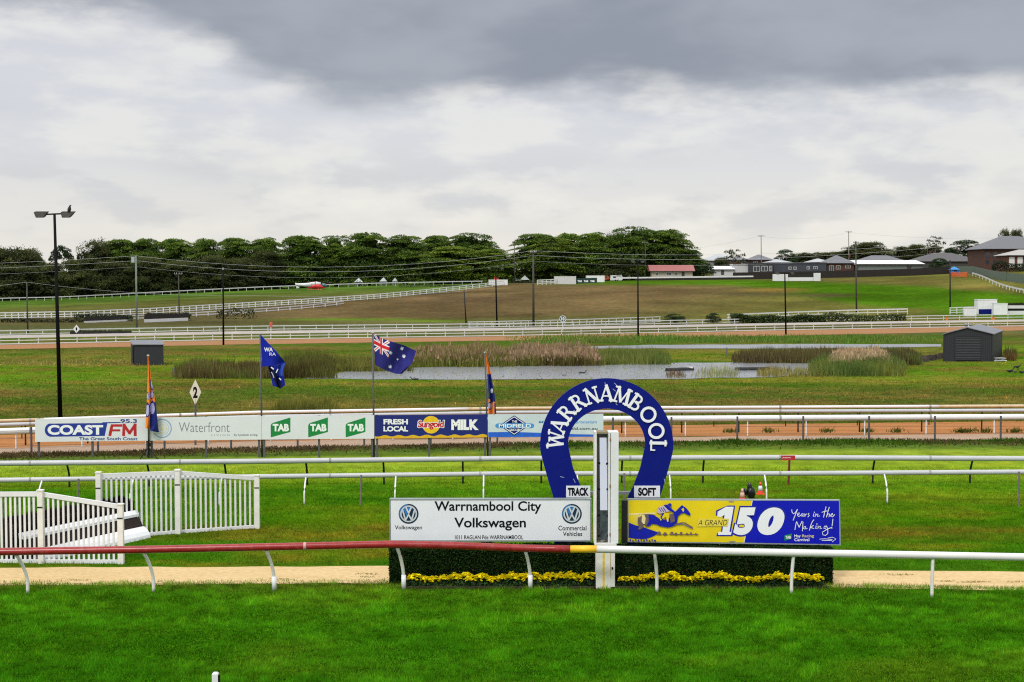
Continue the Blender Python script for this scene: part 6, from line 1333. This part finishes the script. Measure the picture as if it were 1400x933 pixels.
# ------------------------------------------------------------------ blue play tower with orange netting
def play_tower():
    g = GP(1306, 377.5); t = thing('play_tower', 'small blue metal tower beside the orange netting on the green slope', 'tower', g); s = g.y/FPX; w = 5.2*s; BL = M('tower_blue', (.02, .13, .42), .5, .1)
    b = MB()
    for dx in (-w, w):
        for dy in (0, 2*w): b.box((g.x+dx*.9, g.y+dy, g.z+4*s), (.14, .14, 8*s))
    b.build('legs', BL, t); MB().lim(g.x-w, g.x+w, g.y-.05, g.y+2*w, g.z+5*s, g.z+8.4*s).build('cabin', BL, t)
    MB().add([(g.x-w*1.15, g.y-.3, g.z+8.5*s), (g.x+w*1.15, g.y-.3, g.z+8.5*s), (g.x+w*1.15, g.y+2.2*w, g.z+8.5*s), (g.x-w*1.15, g.y+2.2*w, g.z+8.5*s), (g.x, g.y+w, g.z+13*s)], [(0, 1, 4), (1, 2, 4), (2, 3, 4), (3, 0, 4), (3, 2, 1, 0)]).build('roof', M('tower_blue2', (.03, .2, .5), .5), t)
    MB().lim(g.x-w*.4, g.x+w*.4, g.y-.08, g.y-.052, g.z+6*s, g.z+7.8*s).build('opening', DARKSTEEL, t)
play_tower()
def netting():
    a, c = GP(1296.5, 379.5), GP(1320.5, 379); t = thing('barrier_netting', 'orange plastic barrier netting on stakes round the blue tower', 'netting', a); OR = M('net_orange', (.62, .12, .03), .7); n = 9; pts = [a.lerp(c, i/(n-1))+Vector((0, 1.5*math.sin(i*.8)-2, 0)) for i in range(n)]
    for p in pts: p.z = float(H(p.x, p.y))
    b = MB()
    for z in np.linspace(.2, 1.35, 8): b.tube([p+Vector((0, 0, z)) for p in pts], .045, 4)
    for i in range(n-1):
        for k in np.linspace(0, 1, 7)[:-1]: q = pts[i].lerp(pts[i+1], k); b.tube([q+Vector((0, 0, .2)), q+Vector((0, 0, 1.35))], .03, 4)
    b.build('net', OR, t); pm = MB().box((0, .06, .8), (.08, .08, 1.6)).mesh('stake', OR)
    for p in pts: place(pm, 'stake', t, p)
netting()

# ------------------------------------------------------------------ utility poles and wires
WOODP = M('pole_timber', (.055, .052, .046), .85, .25, 5); GRNP = M('pole_green_grey', (.16, .19, .16), .8, .2, 5); PALEP = M('pole_pale', (.2, .19, .17), .85, .2)
def upole(px0, pyb, px1, pyt, label, arm=0, Y=None, mat=WOODP, r=.16, box=False, drop=.35):
    g = GY(px0, Y) if Y else GP(px0, pyb); q = P(px1, pyt, g.y); t = thing('utility_pole', label, 'utility pole', g, 'utility poles')
    MB().tube([g-Vector((0, 0, .4)), q], [r, r*.7], 9).build('pole', mat, t, smooth=True)
    if arm:
        z = q-Vector((0, .16, drop)); MB().box(z, (2*arm, .12, .14)).build('cross_arm', mat, t); im = MB().tube([(0, 0, .07), (0, 0, .22), (0, 0, .34)], [.05, .1, .04], 7).mesh('insulator', M('insulator', (.4, .4, .38), .4))
        for k in (-.92, -.4, .4, .92): place(im, 'insulator', t, z+Vector((k*arm, 0, 0)))
    if box: MB().box(q+Vector((-.42, 0, -.6)), (.5, .5, .9)).build('transformer', M('transformer_grey', (.35, .37, .38), .5), t)
    return q
q1 = upole(187, 449.5, 185.8, 350, 'green grey utility pole with a transformer left of centre at the hill foot', 0, mat=GRNP, r=.17, box=True)
q2 = upole(729.5, 447, 729, 343, 'brown utility pole standing mid hill right of the twin floodlight', .5, r=.2)
q3 = upole(38, 456, 36.5, 386, 'short thin pole with a pale cap at the left edge of the hill', 0, r=.13); upole(245, 431, 244, 373, 'thin utility pole with a short cross arm standing at the climbing fence', .8, r=.13)
q4 = upole(637.5, 443, 634.5, 397.5, 'leaning dark stub pole on the brown slope', 0, r=.13, mat=DARKSTEEL); upole(703.5, 388, 703, 330, 'pole seen against the cypress row behind the white site hut', .6, Y=428, r=.17)
upole(883, 372, 882, 331, 'pole with insulators in front of the tallest cypress', .9, Y=436, r=.16); q5 = upole(1171, 428, 1170, 330, 'tall dark utility pole in front of the brick house with cream blinds', .5, r=.17)
upole(1041, 362, 1040.5, 321.5, 'grey T shaped pole behind the black modular building', 1.1, Y=470, r=.2, mat=PALEP); upole(1160.5, 350, 1160.2, 316, 'grey T shaped pole above the long grey hip roof', 1.1, Y=490, r=.2, mat=PALEP)
q6 = upole(1299, 429, 1299, 356, 'dark pole in front of the blue tower on the green slope', 0, r=.16, mat=DARKSTEEL); upole(1268, 355, 1267.8, 333, 'thin pole beside the feathery tree on the right skyline', 0, Y=500, r=.12); upole(723.5, 446, 723, 433, 'tiny stub post beside the brown utility pole', 0, r=.1) if False else None
WIRE = M('wire_grey', (.50, .51, .52), .6)
def wire(pts, label, r=.035, sag=1.0):
    P3 = []
    for (a, c, s) in pts:
        for k in np.linspace(0, 1, 14): v = a.lerp(c, k); v.z -= s*4*k*(1-k); P3.append(v)
    tag(MB().tube(P3, r, 4).build('power_line', WIRE, None, P3[0]), label, 'power line', 'power lines across the hill')
Yw = q1.y
e0, e9 = P(-260, 366, Yw), P(1290, 331, Yw+6)
for k, (dz, lb) in enumerate(((0, 'top power line crossing in front of the trees'), (-.75, 'second power line just below the top one'), (-1.7, 'third thin power line in front of the trees'))):
    o = Vector((0, .3*k, dz)); wire([(e0+o, q1+o, .4), (q1+o, q2+o, 2.2), (q2+o, e9+o, 1.3)], lb, .014 if k < 2 else .008)
wire([(P(-250, 410, q3.y), q3, .4), (q3, P(330, 404, q3.y+22), .6), (P(330, 404, q3.y+22), P(640, 398, q3.y+40), .5)], 'low power line from the short left pole across the dark grove', .012)
wire([(P(700, 351, 470), P(1040, 323, 470), 3), (P(1040, 323, 470), P(1160, 318, 490), 1.5), (P(1160, 318, 490), P(1560, 312, 500), 3)], 'faint power line between the grey T shaped poles', .03)

# ------------------------------------------------------------------ trees
LEAFM = MV('leaf_clumps', .75, .65, 1.35, .18, .12, .25, .12); BARK = M('bark', (.05, .042, .034), .9, .3, 3, bump=.4); BARKP = M('pale_bark', (.17, .155, .13), .9, .25, 3)
def quads(c, s, nrm, seed):
    r = np.random.default_rng(seed); n = len(c); u = np.cross(nrm, r.normal(size=(n, 3))); u /= np.linalg.norm(u, axis=1)[:, None]; v = np.cross(nrm, u)
    a = s[:, None]; return np.stack([c-u*a*1.25-v*a*.2, c-v*a*.75, c+u*a*1.25+v*a*.15, c+v*a*.75], 1).reshape(-1, 3)
def crown(kind, seed):
    """unit crown: width 1, height 1, base at z=0"""
    r = np.random.default_rng(seed); C = []; N_ = []; S = []; T = []
    def plate(p, rx, ry, rz, n, tilt, leaf, col, up=.8):
        th = r.random(n)*2*np.pi; q = np.sqrt(r.random(n)); x = q*np.cos(th)*rx; y = q*np.sin(th)*ry; z = (1-q**2)*rz*r.random(n)+r.normal(0, rz*.18, n)+tilt[0]*x+tilt[1]*y
        C.append(np.stack([p[0]+x, p[1]+y, p[2]+z], -1)); nn = r.normal(0, .45, (n, 3))+np.array((0, 0, up)); N_.append(nn/np.linalg.norm(nn, axis=1)[:, None]); S.append(leaf*(.6+.8*r.random(n))); T.append(col*(.6+.8*r.random(n))[:, None])
    if kind in ('cypress', 'skirted'):
        for k in range(120):
            t = r.random()**.85; t = .04+.90*t; w = .5*math.sqrt(max(0.01, 1-((t-.36)/.62)**2))*(1+.12*math.sin(7*t+seed)+.05*r.normal()); a = r.random()*2*math.pi; q = w*(.62+.36*r.random()); size = (.13+.09*r.random())*(1.15-.5*t)
            p = (q*math.cos(a), q*math.sin(a), t-.02); tl = (-.32*math.cos(a)*(1-.5*t), -.32*math.sin(a)*(1-.5*t))
            g = r.random(); col = np.array((.030, .052, .012))*(1-g)+np.array((.085, .118, .020))*g
            plate(p, size, size, .022+.022*r.random(), 230, tl, .0095, col)
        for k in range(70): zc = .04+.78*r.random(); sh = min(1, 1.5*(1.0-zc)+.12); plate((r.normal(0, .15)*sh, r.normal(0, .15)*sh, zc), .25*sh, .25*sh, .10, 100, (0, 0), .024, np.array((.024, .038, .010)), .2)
    elif kind == 'bushy':
        for k in range(70):
            a = r.random()*2*math.pi; t = r.random(); w = .5*math.sqrt(max(.05, 1-((t-.42)/.62)**2)); q = w*(.45+.5*r.random()); size = .10+.09*r.random(); g = r.random(); col = np.array((.030, .040, .014))*(1-g)+np.array((.078, .084, .030))*g
            plate((q*math.cos(a), q*math.sin(a), t*.94), size, size, size*.8, 240, (0, 0), .011, col, .35)
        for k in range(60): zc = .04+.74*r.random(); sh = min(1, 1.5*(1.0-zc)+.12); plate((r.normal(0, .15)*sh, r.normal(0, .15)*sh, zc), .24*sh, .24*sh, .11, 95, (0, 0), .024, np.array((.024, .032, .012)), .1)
    elif kind == 'umbrella':
        for k in range(34):
            a = r.random()*2*math.pi; q = .42*math.sqrt(r.random()); plate((q*math.cos(a), q*math.sin(a), .66+.24*(1-(q/.45)**2)+r.normal(0, .03)), .12, .12, .06, 70, (0, 0), .02, np.array((.022, .034, .014))*(.7+.6*r.random()))
        for k in range(3): a = r.random()*6; plate((.32*math.cos(a), .32*math.sin(a), .42), .1, .1, .05, 50, (0, 0), .02, np.array((.022, .034, .014)))
    elif kind == 'sparse':
        for k in range(22):
            a = r.random()*2*math.pi; q = .45*math.sqrt(r.random()); t = .35+.6*r.random(); plate((q*math.cos(a), q*math.sin(a), t), .08+.05*r.random(), .1, .08, 38, (0, 0), .021, np.array((.05, .058, .028))*(.6+.7*r.random()), .2)
    elif kind == 'dome':
        for k in range(90):
            a = r.random()*2*math.pi; e = math.asin(r.random()); p = (.47*math.cos(e)*math.cos(a), .47*math.cos(e)*math.sin(a), .06+.86*math.sin(e)); plate(p, .10, .10, .07, 180, (0, 0), .0095, np.array((.026, .050, .016))*(.6+.8*r.random()), .5)
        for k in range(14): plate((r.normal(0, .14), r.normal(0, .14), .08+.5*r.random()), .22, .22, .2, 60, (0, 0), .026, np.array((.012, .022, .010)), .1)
    T = [q*np.array({'skirted': (2.2, 2.25, 1.4), 'cypress': (1.9, 2.1, 1.5)}.get(kind, (1.4, 1.45, 1.3))) for q in T]
    C = np.concatenate(C); N_ = np.concatenate(N_); S = np.concatenate(S); T = np.concatenate(T); C[:, 2] = np.maximum(C[:, 2], .005)
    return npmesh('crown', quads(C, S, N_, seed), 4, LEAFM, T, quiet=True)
def trunk(kind, seed):
    r = random.Random(seed); b = MB(); z1 = {'cypress': .75, 'skirted': .7, 'bushy': .6, 'umbrella': .7, 'sparse': .72, 'dome': .5}[kind]; rr = {'umbrella': .018, 'sparse': .016}.get(kind, .035)
    pts = [Vector((r.uniform(-.02, .02)*k, r.uniform(-.02, .02)*k, z1*k/5)) for k in range(6)]; pts[0].z = -.04; b.tube(pts, [rr*1.5, rr*1.1, rr, rr*.8, rr*.55, rr*.3], 9)
    for k in range(9):
        a = r.uniform(0, 6.28); s = pts[1+k % 4]; ex = .55 if kind in ('cypress', 'skirted', 'bushy', 'dome') else 1.0; e = Vector((math.cos(a)*r.uniform(.2, .4)*ex, math.sin(a)*r.uniform(.2, .4)*ex, s.z+r.uniform(.12, .3)*ex)); m = s.lerp(e, .5)+Vector((0, 0, -.03)); b.tube([s, m, e], [rr*.5, rr*.33, rr*.14], 6)
    return b.mesh('trunk', BARKP if kind in ('sparse', 'umbrella') else BARK, smooth=True)
KIND = {k: [(crown(k, 10*i+s), trunk(k, i+s)) for s in range(n)] for i, (k, n) in enumerate((('cypress', 4), ('skirted', 2), ('bushy', 4), ('umbrella', 1), ('sparse', 2), ('dome', 2)))}
_tc = [0]
TN = {'cypress': 'cypress_tree', 'skirted': 'cypress_tree', 'bushy': 'bushy_tree', 'umbrella': 'umbrella_pine', 'sparse': 'gum_tree', 'dome': 'rounded_tree'}
def tree(kind, px, w, pyt, Y, label, group=None, pyb=None, cat='tree', dep=1.0):
    g = GY(px, Y) if pyb is None else P(px, pyb, Y); top = P(px, pyt, Y).z; h = top-g.z; wm = w/FPX*Y; _tc[0] += 1; c, tk = KIND[kind][_tc[0] % len(KIND[kind])]
    t = thing(TN[kind] if cat == 'tree' else 'shrub', label, cat, g, group); rz = random.uniform(0, 6.28)
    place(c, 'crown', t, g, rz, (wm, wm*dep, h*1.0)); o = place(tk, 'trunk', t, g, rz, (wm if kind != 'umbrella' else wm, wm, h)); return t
GR = 'trees of the dark grove at the left'; CY = 'cypress trees along the crest'
for a in (('bushy', 8, 90, 338, 452, 'dark bushy tree at the left edge of the grove', GR), ('bushy', 40, 62, 340, 456, 'dark rounded tree left of the tall floodlight post in the grove', GR), ('bushy', -45, 90, 342, 450, 'dark tree cut by the left picture edge', GR),
          ('umbrella', 84, 34, 334, 490, 'flat topped umbrella pine standing clear above the grove dip', GR), ('bushy', 66, 60, 358, 444, 'low olive tree below the umbrella pine', GR), ('bushy', 22, 70, 362, 438, 'low dark thicket tree behind the short pale capped pole', GR), ('bushy', 104, 56, 356, 440, 'low dark tree right of the tall floodlight post', GR),
          ('bushy', 132, 62, 330, 450, 'tall bushy tree at the rise of the grove, left of the transformer pole', GR), ('cypress', 164, 66, 324, 456, 'tall layered tree on the skyline left of the transformer pole', GR), ('bushy', 152, 60, 356, 438, 'low olive tree below the tall layered one', GR), ('cypress', 203, 62, 322.5, 456, 'tall layered tree directly above the transformer pole', GR), ('bushy', 200, 60, 352, 440, 'low brownish tree right behind the transformer pole', GR),
          ('cypress', 240, 60, 323, 454, 'tall layered tree above the thin cross arm pole', GR), ('bushy', 246, 58, 356, 440, 'low dark tree behind the thin cross arm pole', GR), ('cypress', 280, 58, 323, 454, 'tall tree left of the far floodlight post behind the blue flag', GR), ('bushy', 290, 62, 350, 440, 'low olive tree left of the far floodlight post', GR), ('cypress', 322, 60, 322, 452, 'tall rounded tree right above the far floodlight post', GR), ('bushy', 330, 60, 352, 439, 'low dark tree right of the far floodlight post', GR), ('bushy', 366, 62, 344, 440, 'brownish bushy tree where grove and cypress row meet', GR),
          ('cypress', 364, 66, 321, 454, 'tall cypress at the left end of the cypress row', CY), ('cypress', 414, 78, 319, 446, 'broad cypress behind the tail of the helicopter', CY), ('cypress', 460, 66, 318, 450, 'cypress with a rounded top right of the helicopter', CY), ('cypress', 504, 74, 314.5, 446, 'tall cypress above the leftmost white tent', CY), ('cypress', 554, 74, 317.5, 446, 'cypress above the smallest white tent', CY), ('cypress', 597, 58, 319, 456, 'cypress set back between two broader ones', CY), ('cypress', 643, 80, 314.5, 452, 'tall cypress behind the spreading low one', CY),
          ('skirted', 618, 112, 334, 441, 'spreading low cypress with layered skirts above the hill fence top', CY), ('skirted', 674, 74, 338, 440, 'low cypress behind the white site hut', CY), ('cypress', 733, 84, 317, 452, 'tall cypress left of the yellow green one behind the brown pole', CY), ('skirted', 757, 82, 322, 442, 'yellow green layered cypress behind the brown utility pole', CY), ('cypress', 775, 66, 316, 456, 'cypress set back behind the yellow green one', CY), ('cypress', 811, 72, 314, 446, 'dark cypress behind the dark logo banner', CY), ('bushy', 836, 30, 319.5, 470, 'small thin topped tree in the gap of the cypress row', CY),
          ('cypress', 868, 84, 305.5, 446, 'tallest cypress, behind the white trailers', CY), ('cypress', 914, 76, 310.5, 448, 'tall cypress above the pink roofed house', CY), ('cypress', 942, 46, 338, 450, 'low cypress shoulder at the right end of the row', CY), ('bushy', 845, 70, 356, 441, 'low dark tree behind the white trailers', CY), ('bushy', 790, 50, 362, 441, 'low dark tree behind the corrugated shed', CY), ('bushy', 932, 50, 357, 452, 'dull olive hedge tree just behind the pink roof', CY)):
    tree(*a)
SK = 'trees on the right skyline'
for a in (('dome', 962, 32, 359, 436, 'round dark green shrub right of the pink roofed house', None, 376.5, 'shrub'), ('sparse', 1004, 34, 339, 452, 'sparse gum tree above the corrugated shed', SK), ('bushy', 986, 26, 352, 460, 'small dark bush tree left of the sparse gum', SK),
          ('dome', 1074, 32, 340, 520, 'domed dark tree above the dark modular building', SK, 366), ('bushy', 1098, 40, 346, 560, 'low hedge like tree right of the domed tree', SK, 364), ('bushy', 1122, 44, 345, 560, 'low tree in the skyline hedge, above the second pale roof', SK, 364), ('bushy', 1146, 40, 344, 560, 'low tree in the skyline hedge, left of the broad dark tree', SK, 364),
          ('bushy', 1190, 62, 331.5, 540, 'broad dark tree behind the tall dark utility pole', SK, 362), ('bushy', 1166, 44, 338, 545, 'dark tree at the left shoulder of the broad one', SK, 362), ('bushy', 1232, 30, 337, 560, 'small skyline tree left of the feathery one', SK, 360), ('bushy', 1252, 36, 334, 560, 'middle sized skyline tree left of the thin pole', SK, 360), ('sparse', 1279, 26, 321.5, 545, 'feathery upright tree on the right skyline', SK, 352), ('bushy', 1276, 30, 336, 550, 'dense low tree below the feathery one', SK, 356),
          ('dome', 1320, 54, 327, 540, 'broad domed dark tree on the skyline above the grey brown roof', SK, 356), ('bushy', 1300, 26, 340, 550, 'small dark tree left of the broad dome', SK, 356), ('bushy', 1345, 26, 337, 545, 'small tree between the broad dome and the two storey house', SK, 356), ('bushy', 1372, 22, 314.5, 480, 'treetop behind the roof of the two storey house', SK), ('bushy', 1388, 26, 313.5, 482, 'second treetop behind the two storey roof, at the right edge', SK),
          ('dome', 1284, 27, 352.5, 436, 'rounded dark shrub against the grey brown roof', None, 369, 'shrub'), ('dome', 923, 46, 428.5, 236, 'low dark rounded bush left in the pair behind the far rail', None, 441.5, 'shrub'), ('dome', 975, 42, 427.5, 236, 'low dark rounded bush right in the pair behind the far rail', None, 441.5, 'shrub')):
    a = list(a)+[None]*(9-len(a)); tree(a[0], a[1], a[2], a[3], a[4], a[5], a[6], a[7], a[8] or 'tree', dep=.5 if a[4] < 300 else 1.0)
def clipped(px0, px1, pyb, pyt, Y, label, col, dens=1.0):
    a, c = P(px0, pyb, Y), P(px1, pyb, Y); zb = float(H((a.x+c.x)/2, Y)); h = max(.4, P(px0, pyt, Y).z-zb); n = int(1600*dens*max(1, (c.x-a.x)/8)); x = a.x+(c.x-a.x)*rng.random(n); z = zb+h*rng.random(n)**.7*(.65+.5*vnoise(x, x*0, .35, 71)); y = Y+rng.random(n)*1.4; nn = rng.normal(0, .5, (n, 3))+np.array((0, -.3, .6)); nn /= np.linalg.norm(nn, axis=1)[:, None]
    q = quads(np.stack([x, y, z], -1), (.10+.10*rng.random(n)), nn, int(px0)); tag(npmesh('hedge', q, 4, LEAFM, np.array(col)*(.5+1.0*rng.random(n))[:, None], (a.x, Y, zb)), label, 'hedge')
clipped(1000, 1130, 443, 430, 238, 'dark hedge behind the far rail left of the tall dark pole', (.050, .072, .024), 1.5); clipped(1128, 1240, 440, 428.5, 240, 'broken dark hedge between two white fences', (.055, .075, .026), .7); clipped(1357, 1412, 374, 357, 410, 'dark green hedge in front of the shuttered brick house', (.014, .030, .012))
clipped(0, 112, 441, 435.5, 246, 'scrubby dark bushes in front of the climbing fence at the left', (.05, .052, .024), .35); clipped(295, 350, 428, 421.5, 262, 'small dark shrubs along the climbing fence', (.034, .044, .018), .3); clipped(545, 690, 398, 392, 400, 'dry dark scrub along the upper hill fence', (.045, .045, .026), .15)
clipped(100, 180, 433.5, 429, 252, 'dark scrub behind the low brush jump', (.03, .04, .016), .5); clipped(200, 260, 432.5, 428, 256, 'dark scrub behind the taller brush jump', (.03, .04, .016), .5); clipped(695, 735, 391, 385.5, 416, 'dark scrub beside the pale brown tent', (.03, .04, .016), .4)
